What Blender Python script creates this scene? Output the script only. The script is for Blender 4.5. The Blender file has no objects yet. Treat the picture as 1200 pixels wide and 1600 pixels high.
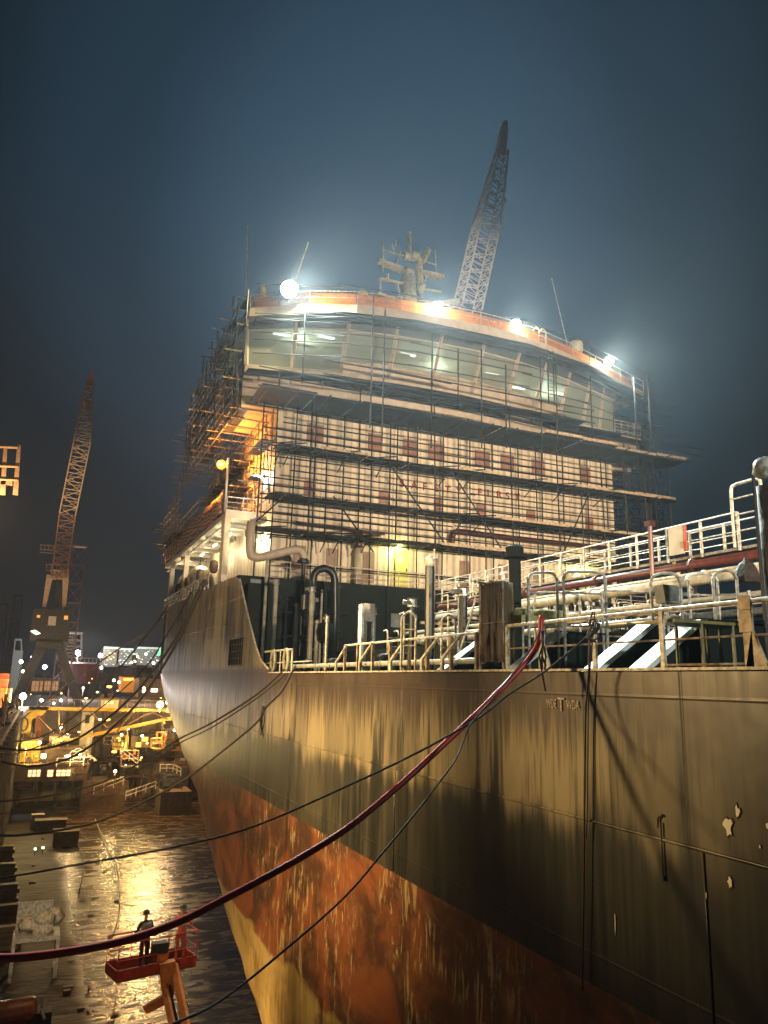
import bpy, math, random
from math import sin, cos, pi, radians, tan, atan2, sqrt
from mathutils import Vector, Matrix
random.seed(7)
S = bpy.context.scene
COL = S.collection
R = random.random
def U(a, b): return a + (b - a) * R()

# ------------------------------------------------------------------ camera
PITCH, ROLL, YAW, FPX = radians(12.5), radians(1.35), radians(23.3), 1202.0
FW = Vector((sin(YAW) * cos(PITCH), cos(YAW) * cos(PITCH), sin(PITCH)))
RT0 = Vector((cos(YAW), -sin(YAW), 0)); UP0 = RT0.cross(FW)
RT = RT0 * cos(ROLL) + UP0 * sin(ROLL); UP = UP0 * cos(ROLL) - RT0 * sin(ROLL)
cam_d = bpy.data.cameras.new('camera'); cam = bpy.data.objects.new('camera', cam_d); COL.objects.link(cam)
cam_d.sensor_fit = 'VERTICAL'; cam_d.sensor_height = 36.0; cam_d.lens = FPX / 1600.0 * 36.0
cam_d.clip_start = 0.1; cam_d.clip_end = 6000
cam.matrix_world = Matrix((RT, UP, -FW)).transposed().to_4x4()
S.camera = cam
def ray(px, py): return FW + RT * ((px - 600) / FPX) - UP * ((py - 800) / FPX)
def aD(px, py, d): return ray(px, py) * d
def aX(px, py, x): r = ray(px, py); return r * (x / r.x)
def aY(px, py, y): r = ray(px, py); return r * (y / r.y)
def aZ(px, py, z): r = ray(px, py); return r * (z / r.z)

HAZE = 0.00024
# ------------------------------------------------------------------ render, world
S.view_settings.view_transform = 'Standard'; S.view_settings.look = 'None'
S.view_settings.exposure = 0.0; S.view_settings.gamma = 1.0
S.cycles.use_denoising = True
try: S.cycles.denoiser = 'OPENIMAGEDENOISE'
except Exception: pass
S.cycles.max_bounces = 6; S.cycles.diffuse_bounces = 2; S.cycles.glossy_bounces = 3
S.cycles.transparent_max_bounces = 8; S.cycles.volume_bounces = 0; S.cycles.transmission_bounces = 3
S.cycles.sample_clamp_indirect = 4.0; S.cycles.sample_clamp_direct = 0.0
S.cycles.use_light_tree = True
S.cycles.caustics_reflective = False; S.cycles.caustics_refractive = False

W = bpy.data.worlds.new('World'); S.world = W; W.use_nodes = True
nt = W.node_tree; nt.nodes.clear()
N = nt.nodes.new; L = nt.links.new
out = N('ShaderNodeOutputWorld'); bg = N('ShaderNodeBackground')
sky = N('ShaderNodeTexSky'); sky.sky_type = 'NISHITA'; sky.sun_disc = False
sky.sun_elevation = radians(-4.0); sky.sun_rotation = radians(120)
tc = N('ShaderNodeTexCoord'); nz = N('ShaderNodeTexNoise'); nz.inputs['Scale'].default_value = 1.6; nz.inputs['Detail'].default_value = 3
dot = N('ShaderNodeVectorMath'); dot.operation = 'DOT_PRODUCT'
glow_dir = ray(640, 330).normalized(); dot.inputs[1].default_value = glow_dir
nrm = N('ShaderNodeVectorMath'); nrm.operation = 'NORMALIZE'
L(tc.outputs['Generated'], nrm.inputs[0]); L(nrm.outputs[0], dot.inputs[0]); L(tc.outputs['Generated'], nz.inputs['Vector'])
ramp = N('ShaderNodeValToRGB'); cr = ramp.color_ramp; cr.interpolation = 'EASE'
cr.elements[0].position = 0.70; cr.elements[0].color = (0.003, 0.0052, 0.0078, 1)
cr.elements[1].position = 1.0; cr.elements[1].color = (0.026, 0.062, 0.105, 1)
e = cr.elements.new(0.87); e.color = (0.0075, 0.0145, 0.021, 1)
e = cr.elements.new(0.95); e.color = (0.0155, 0.034, 0.055, 1)
madd = N('ShaderNodeMath'); madd.operation = 'MULTIPLY_ADD'; madd.inputs[1].default_value = 0.07
mo = N('ShaderNodeMath'); mo.operation = 'SUBTRACT'; mo.inputs[1].default_value = 0.035
L(nz.outputs['Fac'], madd.inputs[0]); L(dot.outputs['Value'], madd.inputs[2]); L(madd.outputs[0], mo.inputs[0]); L(mo.outputs[0], ramp.inputs['Fac'])
mx = N('ShaderNodeMix'); mx.data_type = 'RGBA'; mx.blend_type = 'ADD'; mx.inputs['Factor'].default_value = 0.03
L(ramp.outputs['Color'], mx.inputs['A']); L(sky.outputs['Color'], mx.inputs['B'])
L(mx.outputs['Result'], bg.inputs['Color']); bg.inputs['Strength'].default_value = 1.0
# town glow low on the left
dot2 = N('ShaderNodeVectorMath'); dot2.operation = 'DOT_PRODUCT'; dot2.inputs[1].default_value = ray(60, 880).normalized(); L(nrm.outputs[0], dot2.inputs[0])
r2 = N('ShaderNodeValToRGB'); r2.color_ramp.interpolation = 'EASE'; r2.color_ramp.elements[0].position = 0.86; r2.color_ramp.elements[0].color = (0, 0, 0, 1); r2.color_ramp.elements[1].color = (0.008, 0.005, 0.003, 1)
L(dot2.outputs['Value'], r2.inputs['Fac']); mx2 = N('ShaderNodeMix'); mx2.data_type = 'RGBA'; mx2.blend_type = 'ADD'; mx2.inputs['Factor'].default_value = 1.0
L(mx.outputs['Result'], mx2.inputs['A']); L(r2.outputs['Color'], mx2.inputs['B']); L(mx2.outputs['Result'], bg.inputs['Color'])
L(bg.outputs[0], out.inputs['Surface'])

# ------------------------------------------------------------------ lights
WARM = (1.0, 0.70, 0.42); SODIUM = (1.0, 0.50, 0.13); COOL = (0.86, 1.0, 0.93); PEACH = (1.0, 0.74, 0.47)
def lamp(name, kind, loc, power, color, target=None, size=0.3, cone=90, blend=0.5):
    d = bpy.data.lights.new(name, kind); d.energy = power; d.color = color
    if kind == 'SPOT': d.spot_size = radians(cone); d.spot_blend = blend
    d.shadow_soft_size = size
    o = bpy.data.objects.new(name, d); COL.objects.link(o); o.location = loc
    if target is not None:
        o.rotation_euler = (Vector(target) - Vector(loc)).to_track_quat('-Z', 'Y').to_euler()
    return o
# floodlights of the yard that light the house front and the deck (masts standing forward, behind the viewer)
lamp('deck_flood_light', 'SPOT', (17, -16, 9), 120000, PEACH, (24, 49, 14.0), 0.5, 42, 0.8)
lamp('deck_flood_light', 'SPOT', (37, -12, 10), 100000, PEACH, (34, 49, 14.5), 0.5, 38, 0.8)
lamp('deck_flood_light', 'SPOT', (12.5, -12, 8), 14500, (.95, 1, .90), (19, 14, 2.0), 0.4, 60, 0.8)
# sodium lamps on the left quay that light the hull side
SOD2 = (1.0, 0.66, 0.27)
lamp('quay_sodium_light', 'SPOT', (-14, 28, 6.0), 80000, SOD2, (10.5, 30, 0.6), 0.6, 56, 1.0)
lamp('quay_sodium_light', 'SPOT', (-13, 29, 4.5), 30000, SOD2, (10.5, 13.2, -0.3), 0.9, 22, 1.0)
lamp('quay_sodium_light', 'SPOT', (-18, 47, 3), 14000, (1, .72, .36), (10.5, 52, -2.5), 0.35, 64, 1.0)
lamp('added_dock_light', 'SPOT', (3.6, 33, -19.0), 8500, (1, .64, .26), (12.5, 45, -9), 0.3, 96, 1.0)  # added unseen lamp that brightens the hull bottom
lamp('added_dock_light', 'SPOT', (-1.0, 14, -4.0), 1500, SOD2, (4.5, 23, -8), 0.3, 48, 1.0)  # added spot in mid air that brightens the lift basket and boom
# yard floods that light the two crane booms
lamp('crane_flood_light', 'SPOT', (20, 60, 40), 240000, (1, .9, .8), (58, 110, 62), 0.5, 34, 0.9)
lamp('crane_flood_light', 'SPOT', (-8, 110, 0), 130000, (1, .74, .45), (2, 165, 38), 0.5, 17, 0.9)
lamp('quay_sodium_light', 'SPOT', (-12, 25, -3), 3200, SOD2, (10.5, 26, -11), 0.3, 66, 1.0)
lamp('added_dock_light', 'SPOT', (-2.2, 36, 0), 16000, (1, .78, .48), (2.2, 66.5, -18), 0.3, 15, 0.9)  # added spot that brightens the rag table, no fixture there
lamp('moon_light', 'SUN', (0, 0, 50), 0.012, (0.6, 0.8, 1.0), (10, 20, 0), 0.1)

# ------------------------------------------------------------------ materials
MATS = {}
def mat(name, col, rough=0.6, metal=0.0, var=0.25, scale=3.0, bump=0.0, emit=None, estr=0.0, col2=None, stretch=(1, 1, 1), alpha=1.0):
    if name in MATS: return MATS[name]
    m = bpy.data.materials.new(name); m.use_nodes = True; t = m.node_tree; b = t.nodes['Principled BSDF']
    if name in ('deck_green', 'scaffold_plank'): b.inputs['Specular IOR Level'].default_value = 0.2
    b.inputs['Roughness'].default_value = rough; b.inputs['Metallic'].default_value = metal
    n = t.nodes.new('ShaderNodeTexNoise'); n.inputs['Scale'].default_value = scale; n.inputs['Detail'].default_value = 5
    c = t.nodes.new('ShaderNodeTexCoord'); mp = t.nodes.new('ShaderNodeMapping'); mp.inputs['Scale'].default_value = stretch
    t.links.new(c.outputs['Object'], mp.inputs[0]); t.links.new(mp.outputs[0], n.inputs['Vector'])
    r = t.nodes.new('ShaderNodeValToRGB'); c2 = col2 or tuple(x * (1 - var) for x in col)
    r.color_ramp.elements[0].position = 0.36; r.color_ramp.elements[0].color = (*c2, 1)
    r.color_ramp.elements[1].position = 0.62; r.color_ramp.elements[1].color = (*col, 1)
    t.links.new(n.outputs['Fac'], r.inputs[0]); t.links.new(r.outputs[0], b.inputs['Base Color'])
    if bump:
        bp = t.nodes.new('ShaderNodeBump'); bp.inputs['Strength'].default_value = bump; bp.inputs['Distance'].default_value = 0.05
        t.links.new(n.outputs['Fac'], bp.inputs['Height']); t.links.new(bp.outputs[0], b.inputs['Normal'])
    if emit:
        b.inputs['Emission Color'].default_value = (*emit, 1); b.inputs['Emission Strength'].default_value = estr
    MATS[name] = m; return m
steel = mat('scaffold_steel', (0.024, 0.025, 0.028), 0.5, 0.2, 0.5, 6, col2=(0.014, 0.012, 0.011))
plank = mat('scaffold_plank', (0.040, 0.040, 0.040), 0.85, 0, 0.55, 3, 0.3, stretch=(1, 6, 1))
toeb = mat('toe_board', (0.62, 0.48, 0.32), 0.8, 0, 0.45, 4)
white = mat('white_paint', (0.62, 0.60, 0.54), 0.45, 0, 0.3, 5, col2=(0.36, 0.30, 0.22))
cream = mat('cream_paint', (0.50, 0.42, 0.33), 0.5, 0, 0.2, 2, 0.05)
soffit_m = mat('soffit_paint', (0.55, 0.52, 0.46), 0.6, 0, 0.3, 2)
railm = mat('rail_paint', (0.72, 0.72, 0.66), 0.42, 0, 0.4, 7, col2=(0.33, 0.25, 0.16))
rustrail = mat('rusty_rail', (0.48, 0.40, 0.30), 0.5, 0.1, 0.6, 5, col2=(0.20, 0.11, 0.06))
green = mat('deck_green', (0.010, 0.018, 0.018), 0.75, 0, 0.35, 2, 0.1)
darkpipe = mat('dark_pipe', (0.020, 0.027, 0.028), 0.35, 0.2, 0.4, 4)
redpipe = mat('red_pipe', (0.10, 0.026, 0.022), 0.4, 0, 0.4, 5)
palepipe = mat('pale_pipe', (0.42, 0.40, 0.32), 0.4, 0, 0.35, 4)
orange_deck = mat('orange_roof', (0.55, 0.19, 0.04), 0.45, 0, 0.35, 3)
brown_pane = mat('masked_window', (0.33, 0.16, 0.11), 0.55, 0, 0.3, 3)
letterm = mat('red_letter', (0.30, 0.03, 0.03), 0.5)
black = mat('black_rubber', (0.015, 0.015, 0.015), 0.6)
ropem = mat('rope', (0.045, 0.038, 0.03), 0.8, 0, 0.4, 20)
roperow = mat('pale_rope', (0.20, 0.16, 0.12), 0.8, 0, 0.4, 20)
hosem = mat('red_hose', (0.48, 0.028, 0.022), 0.38, 0, 0.35, 5)
tarp = mat('brown_tarp', (0.17, 0.10, 0.045), 0.7, 0, 0.6, 3, 0.6, stretch=(4, 4, .6))
darktarp = mat('dark_tarp', (0.05, 0.035, 0.03), 0.6, 0, 0.5, 5, 0.8)
sack = mat('pale_sack', (0.58, 0.50, 0.20), 0.8, 0, 0.4, 8, 0.8)
wrap = mat('plastic_wrap', (0.62, 0.60, 0.53), 0.35, 0, 0.5, 9, 0.8)
olive = mat('olive_steel', (0.24, 0.21, 0.07), 0.5, 0, 0.4, 5)
greybox = mat('grey_box', (0.30, 0.29, 0.25), 0.5, 0, 0.3, 3)
liftor = mat('lift_orange', (0.55, 0.17, 0.035), 0.45, 0, 0.35, 5)
liftred = mat('lift_red', (0.45, 0.045, 0.02), 0.45, 0, 0.4, 6)
yellowm = mat('yellow_paint', (0.36, 0.23, 0.03), 0.5, 0, 0.35, 2)
ylock = mat('yellow_door', (0.62, 0.56, 0.16), 0.5, 0, 0.2, 2)
concrete = mat('concrete', (0.22, 0.19, 0.15), 0.85, 0, 0.45, 0.6, 0.3)
asphalt = mat('quay_concrete', (0.09, 0.085, 0.075), 0.8, 0, 0.4, 0.3, 0.2)
cranem = mat('crane_paint', (0.04, 0.038, 0.036), 0.6, 0, 0.4, 2)
cranelit = mat('crane_cream', (0.62, 0.46, 0.30), 0.5, 0, 0.25, 2)
crane_red = mat('crane_red', (0.34, 0.20, 0.17), 0.5, 0, 0.3, 2)
paleboom = mat('crane_pale', (0.55, 0.48, 0.42), 0.5, 0, 0.3, 2)
maroon = mat('maroon_hull', (0.30, 0.045, 0.04), 0.5, 0, 0.3, 1)
navy = mat('dark_hull', (0.03, 0.03, 0.035), 0.5, 0, 0.3, 1)
brownst = mat('brown_steel', (0.12, 0.075, 0.045), 0.6, 0, 0.5, 1.5)
glint = mat('galvanised', (0.45, 0.44, 0.40), 0.35, 0.6, 0.4, 8)
def em(name, col, st): return mat('lamp_' + name, col, 0.5, emit=col, estr=st)
e_cool = em('cool', (0.90, 1.0, 0.92), 90); e_white = em('white', (0.95, 0.97, 1.0), 40)
e_sod = em('sodium', (1.0, 0.52, 0.12), 26); e_amber = em('amber', (1.0, 0.36, 0.04), 14)
e_warm = em('warm', (1.0, 0.75, 0.42), 12); e_tube = em('tube', (0.80, 1.0, 0.86), 7); e_strip = em('strip', (1.0, 0.72, 0.36), 1.5)
e_blue = em('blue', (0.55, 0.6, 1.0), 18); e_green = em('green', (0.15, 1.0, 0.4), 2.5)

# ------------------------------------------------------------------ mesh collecting
BASE = {}
SPLIT = {'paint_chip', 'leg', 'strut', 'flange', 'support', 'portal_leg', 'platform', 'post', 'column', 'pilaster', 'bracket', 'ceiling_lamp', 'step', 'access_panel', 'console', 'roof_gear', 'load', 'fitting', 'drum', 'cross_brace', 'level', 'deck_beam', 'fairlead_ring'}
def ortho(d):
    d = d.normalized(); a = Vector((0, 0, 1)) if abs(d.z) < 0.9 else Vector((1, 0, 0))
    u = d.cross(a).normalized(); return u, d.cross(u).normalized()
class MB:
    def __init__(s): s.v = []; s.f = []; s.mi = []; s.cm = 0; s.pr = []
    def add(s, vs, fs):
        b = len(s.v); s.pr.append((b, len(s.f))); s.v += [tuple(p) for p in vs]; s.f += [tuple(b + i for i in f) for f in fs]; s.mi += [s.cm] * len(fs); return s
    def box(s, a, b):
        x0, y0, z0 = [min(p, q) for p, q in zip(a, b)]; x1, y1, z1 = [max(p, q) for p, q in zip(a, b)]
        return s.add([(x0, y0, z0), (x1, y0, z0), (x1, y1, z0), (x0, y1, z0), (x0, y0, z1), (x1, y0, z1), (x1, y1, z1), (x0, y1, z1)],
                     [(0, 3, 2, 1), (4, 5, 6, 7), (0, 1, 5, 4), (1, 2, 6, 5), (2, 3, 7, 6), (3, 0, 4, 7)])
    def cbox(s, c, d): return s.box([c[i] - d[i] / 2 for i in range(3)], [c[i] + d[i] / 2 for i in range(3)])
    def tube(s, p, q, r, n=6, r2=None):
        p = Vector(p); q = Vector(q)
        if (q - p).length < 1e-6: return s
        u, w = ortho(q - p); r2 = r if r2 is None else r2; vs = []
        for c, rr in ((p, r), (q, r2)):
            for i in range(n):
                a = 2 * pi * i / n; vs.append(c + (u * cos(a) + w * sin(a)) * rr)
        fs = [(i, (i + 1) % n, n + (i + 1) % n, n + i) for i in range(n)] + [tuple(range(n - 1, -1, -1)), tuple(range(n, 2 * n))]
        return s.add(vs, fs)
    def path(s, pts, r, n=6):
        pts = [Vector(p) for p in pts]; vs = []; u = None
        for i, p in enumerate(pts):
            d = (pts[min(i + 1, len(pts) - 1)] - pts[max(i - 1, 0)]).normalized()
            if u is None: u, w = ortho(d)
            else:
                u = (u - d * u.dot(d)).normalized(); w = d.cross(u)
            rr = r[i] if isinstance(r, (list, tuple)) else r
            for k in range(n):
                a = 2 * pi * k / n; vs.append(p + (u * cos(a) + w * sin(a)) * rr)
        fs = []
        for i in range(len(pts) - 1):
            for k in range(n):
                fs.append((i * n + k, i * n + (k + 1) % n, (i + 1) * n + (k + 1) % n, (i + 1) * n + k))
        m = (len(pts) - 1) * n
        fs += [tuple(range(n - 1, -1, -1)), tuple(range(m, m + n))]
        return s.add(vs, fs)
    def prism(s, pts, off):
        n = len(pts); off = Vector(off); vs = [Vector(p) for p in pts]; vs += [v + off for v in vs]
        return s.add(vs, [tuple(range(n)), tuple(range(2 * n - 1, n - 1, -1))] + [(i, n + i, n + (i + 1) % n, (i + 1) % n) for i in range(n)])
    def lathe(s, c, prof, n=12, ax=(0, 0, 1)):
        c = Vector(c); ax = Vector(ax).normalized(); u, w = ortho(ax); vs = []
        for rr, h in prof:
            for k in range(n):
                a = 2 * pi * k / n; vs.append(c + ax * h + (u * cos(a) + w * sin(a)) * rr)
        fs = [(i * n + k, i * n + (k + 1) % n, (i + 1) * n + (k + 1) % n, (i + 1) * n + k) for i in range(len(prof) - 1) for k in range(n)]
        fs += [tuple(range(n - 1, -1, -1)), tuple(range((len(prof) - 1) * n, len(prof) * n))]
        return s.add(vs, fs)
    def blob(s, c, rx, ry, rz, j=0.15, n=8, m=6):
        vs = []; fs = []
        for i in range(m + 1):
            for k in range(n):
                a = 2 * pi * k / n; b = pi * i / m - pi / 2; q = 1 + U(-j, j)
                vs.append((c[0] + rx * cos(b) * cos(a) * q, c[1] + ry * cos(b) * sin(a) * q, c[2] + rz * sin(b) * q))
        for i in range(m):
            for k in range(n): fs.append((i * n + k, i * n + (k + 1) % n, (i + 1) * n + (k + 1) % n, (i + 1) * n + k))
        return s.add(vs, fs)
    def build(s, name, m, parent=None, smooth=False, **tags):
        if not s.v: return None
        if parent and name in SPLIT and len(s.pr) > 1 and not tags.pop('whole', False):
            pr = s.pr + [(len(s.v), len(s.f))]; o = None; rest = MB()
            for i in range(len(s.pr)):
                k = MB() if i < 95 else rest
                (v0, f0), (v1, f1) = pr[i], pr[i + 1]; k.add(s.v[v0:v1], [tuple(q - v0 for q in f) for f in s.f[f0:f1]])
                if i < 95: o = k.build(name, m, parent, smooth)
            if rest.v: rest.build(name, m, parent, smooth, kind='stuff', whole=True)
            return o
        tags.pop('whole', None)
        b = BASE.get(parent, Vector((0, 0, 0))) if parent else Vector((0, 0, 0))
        loc = None
        if parent is None:
            xs = [v[0] for v in s.v]; ys = [v[1] for v in s.v]; zs = [v[2] for v in s.v]
            b = Vector(((min(xs) + max(xs)) / 2, (min(ys) + max(ys)) / 2, min(zs))); loc = b
        me = bpy.data.meshes.new(name); me.from_pydata([(v[0] - b.x, v[1] - b.y, v[2] - b.z) for v in s.v], [], s.f)
        for mm in (m if isinstance(m, (list, tuple)) else [m]): me.materials.append(mm)
        if isinstance(m, (list, tuple)): me.polygons.foreach_set('material_index', s.mi)
        if smooth: me.polygons.foreach_set('use_smooth', [True] * len(me.polygons))
        me.update()
        o = bpy.data.objects.new(name, me); COL.objects.link(o)
        if parent: o.parent = parent
        else: o.location = loc
        BASE[o] = b
        for k, v in tags.items(): o[k] = v
        return o
def thing(name, label, cat, loc, group=None):
    o = bpy.data.objects.new(name, None); COL.objects.link(o); o.location = loc; o.empty_display_size = 0.3
    o['label'] = label; o['category'] = cat
    if group: o['group'] = group
    BASE[o] = Vector(loc); return o
def tube1(name, m, parent, p, q, r, n=6): return MB().tube(p, q, r, n).build(name, m, parent)
def copy_thing(o, loc, label):
    c = o.copy(); COL.objects.link(c); c.location = loc; c['label'] = label; BASE[c] = Vector(loc)
    def rec(a, b):
        for ch in a.children:
            d = ch.copy(); COL.objects.link(d); d.parent = b; rec(ch, d)
    rec(o, c); return c
def catmull(pts, k=6):
    pts = [Vector(p) for p in pts]; P = [pts[0] * 2 - pts[1]] + pts + [pts[-1] * 2 - pts[-2]]; o = []
    for i in range(1, len(P) - 2):
        for j in range(k):
            t = j / k; a, b, c, d = P[i - 1], P[i], P[i + 1], P[i + 2]
            o.append(0.5 * ((2 * b) + (c - a) * t + (2 * a - 5 * b + 4 * c - d) * t * t + (3 * b - a - 3 * c + d) * t ** 3))
    o.append(pts[-1]); return o

# ------------------------------------------------------------------ special materials
def nodes_of(name):
    m = bpy.data.materials.new(name); m.use_nodes = True; t = m.node_tree
    return m, t, t.nodes['Principled BSDF'], t.nodes.new, t.links.new
def hull_material():
    m, t, b, N, L = nodes_of('hull_paint')
    geo = N('ShaderNodeNewGeometry'); sep = N('ShaderNodeSeparateXYZ'); L(geo.outputs['Position'], sep.inputs[0])
    def noise(sc, detail=5, loc=(0, 0, 0), rot=(0, 0, 0), rough=0.55, dist=0.0):
        mp = N('ShaderNodeMapping'); mp.inputs['Scale'].default_value = sc; mp.inputs['Location'].default_value = loc; mp.inputs['Rotation'].default_value = rot
        n = N('ShaderNodeTexNoise'); n.inputs['Scale'].default_value = 1; n.inputs['Detail'].default_value = detail; n.inputs['Roughness'].default_value = rough
        n.inputs['Distortion'].default_value = dist
        L(geo.outputs['Position'], mp.inputs[0]); L(mp.outputs[0], n.inputs['Vector']); return n.outputs['Fac']
    def math_(op, a, c=None, d=None):
        n = N('ShaderNodeMath'); n.operation = op
        for i, x in enumerate((a, c, d)):
            if x is None: continue
            if isinstance(x, (int, float)): n.inputs[i].default_value = x
            else: L(x, n.inputs[i])
        return n.outputs[0]
    def rmp(x, lo, hi):
        n = N('ShaderNodeMapRange'); n.inputs['From Min'].default_value = lo; n.inputs['From Max'].default_value = hi; n.interpolation_type = 'SMOOTHSTEP'
        L(x, n.inputs['Value']); return n.outputs[0]
    def mix(f, a, c):
        n = N('ShaderNodeMix'); n.data_type = 'RGBA'
        if isinstance(f, float): n.inputs['Factor'].default_value = f
        else: L(f, n.inputs['Factor'])
        for k, x in (('A', a), ('B', c)):
            if isinstance(x, tuple): n.inputs[k].default_value = (*x, 1)
            else: L(x, n.inputs[k])
        return n.outputs['Result']
    z = sep.outputs['Z']; y = sep.outputs['Y']
    s1 = noise((0.3, 1.1, 0.10)); s2 = noise((0.5, 5.5, 0.22), 6, (3, 0, 1)); s3 = noise((0.5, 16, 0.5), 4, (1, 7, 2)); big = noise((0.1, 0.22, 0.25), 4, (5, 2, 0))
    fine = noise((6, 6, 6), 6)
    tv = math_('ADD', math_('MULTIPLY', s1, 0.45), math_('ADD', math_('MULTIPLY', s2, 0.30), math_('ADD', math_('MULTIPLY', big, 0.30), math_('MULTIPLY', s3, 0.08))))
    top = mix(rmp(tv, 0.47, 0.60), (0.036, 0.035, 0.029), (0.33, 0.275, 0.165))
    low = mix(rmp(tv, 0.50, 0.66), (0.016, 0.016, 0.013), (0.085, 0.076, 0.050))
    # below the seam: darker paint with washed streaks, some lamp falloff painted in too
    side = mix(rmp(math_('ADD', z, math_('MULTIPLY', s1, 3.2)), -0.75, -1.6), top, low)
    # lamp falloff painted in as darkening towards the bow; darker rolled-on panels
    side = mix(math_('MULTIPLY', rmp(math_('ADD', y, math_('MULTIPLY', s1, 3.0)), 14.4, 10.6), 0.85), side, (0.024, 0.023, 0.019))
    side = mix(math_('MULTIPLY', math_('MULTIPLY', rmp(math_('ADD', z, math_('MULTIPLY', s1, 1.2)), -1.9, -2.7), rmp(math_('ADD', y, math_('MULTIPLY', s1, 10)), 36, 24)), 0.62), side, (0.018, 0.018, 0.014))  # fading lamp light painted in as a darker lower forward side
    pn = N('ShaderNodeTexWhiteNoise'); pn.noise_dimensions = '2D'; cmb = N('ShaderNodeCombineXYZ'); L(math_('FLOOR', math_('MULTIPLY', y, 0.47)), cmb.inputs[0]); L(math_('FLOOR', math_('MULTIPLY', math_('ADD', z, 2.62), 0.38)), cmb.inputs[1]); L(cmb.outputs[0], pn.inputs[0])
    side = mix(math_('MULTIPLY', rmp(pn.outputs['Value'], 0.35, 1.0), 0.45), side, (0.030, 0.029, 0.024))
    # rust and grime running down from the deck edge
    dripz = math_('ADD', z, math_('MULTIPLY', math_('ADD', math_('MULTIPLY', s2, 1.3), math_('MULTIPLY', s1, 1.0)), 3.8))
    drip = math_('MULTIPLY', rmp(dripz, 2.9, 4.1), rmp(z, 0.9, 0.35))
    side = mix(math_('MULTIPLY', drip, 0.90), side, (0.050, 0.033, 0.027))
    # wetted dark patch near the stern shoulder
    dy = math_('SUBTRACT', y, 46.5); dz = math_('ADD', z, 5.0)
    rr = math_('ADD', math_('MULTIPLY', math_('POWER', math_('MULTIPLY', dy, 0.17), 2.0), 1.0), math_('POWER', math_('MULTIPLY', dz, 0.60), 2.0))
    patch = rmp(math_('ADD', rr, math_('MULTIPLY', s2, 0.9)), 1.35, 0.85)
    side = mix(math_('MULTIPLY', patch, 0.85), side, (0.035, 0.036, 0.030))
    # antifouling
    blot = noise((0.3, 0.35, 0.5), 6, (9, 1, 4), dist=0.6)
    red = mix(rmp(blot, 0.42, 0.62), (0.075, 0.033, 0.018), (0.24, 0.078, 0.030))
    red = mix(math_('MULTIPLY', rmp(noise((1.5, 1.2, 2.2), 8, (1, 2, 9), rough=0.75), 0.50, 0.68), 0.55), red, (0.24, 0.135, 0.06))
    scr = noise((2, 2.9, 0.62), 7, (0, 0, 0), (radians(17), 0, 0), 0.72, 1.2)
    area = rmp(noise((0.12, 0.20, 0.26), 4, (2, 8.3, 6), rough=0.6), 0.45, 0.54)
    ysel = math_('MULTIPLY', rmp(y, 13, 19), rmp(y, 46, 36))
    red = mix(math_('MULTIPLY', math_('MULTIPLY', rmp(scr, 0.53, 0.60), area), math_('MULTIPLY', ysel, 0.8)), red, (0.50, 0.38, 0.18))
    ochre = mix(rmp(math_('ADD', math_('MULTIPLY', blot, 0.5), math_('MULTIPLY', s3, 0.5)), 0.42, 0.58), (0.26, 0.17, 0.055), (0.52, 0.38, 0.15))
    bot = mix(rmp(math_('ADD', z, math_('MULTIPLY', blot, 1.6)), -10.4, -10.7), red, ochre)
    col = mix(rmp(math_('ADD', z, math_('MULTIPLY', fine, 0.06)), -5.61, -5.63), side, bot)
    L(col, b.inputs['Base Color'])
    ro = math_('MULTIPLY_ADD', s2, 0.30, 0.24); L(ro, b.inputs['Roughness'])
    bp = N('ShaderNodeBump'); bp.inputs['Strength'].default_value = 0.35; bp.inputs['Distance'].default_value = 0.03
    dent = noise((0.4, 0.9, 0.7), 2, (4, 4, 4)); frm = math_('PINGPONG', y, 0.42); hgt = math_('ADD', math_('MULTIPLY', dent, 2.0), math_('ADD', math_('MULTIPLY', s3, 0.10), math_('MULTIPLY', frm, 0.35)))
    sy = math_('ABSOLUTE', math_('SUBTRACT', math_('PINGPONG', math_('ADD', y, 1.0), 5.9), 0.0)); hgt = math_('ADD', hgt, math_('MULTIPLY', rmp(sy, 0.05, 0.0), 0.9))
    sz = math_('PINGPONG', math_('ADD', z, 0.15), 2.47); hgt = math_('ADD', hgt, math_('MULTIPLY', rmp(sz, 0.04, 0.0), 0.6))
    L(hgt, bp.inputs['Height']); L(bp.outputs[0], b.inputs['Normal'])
    return m
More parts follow.
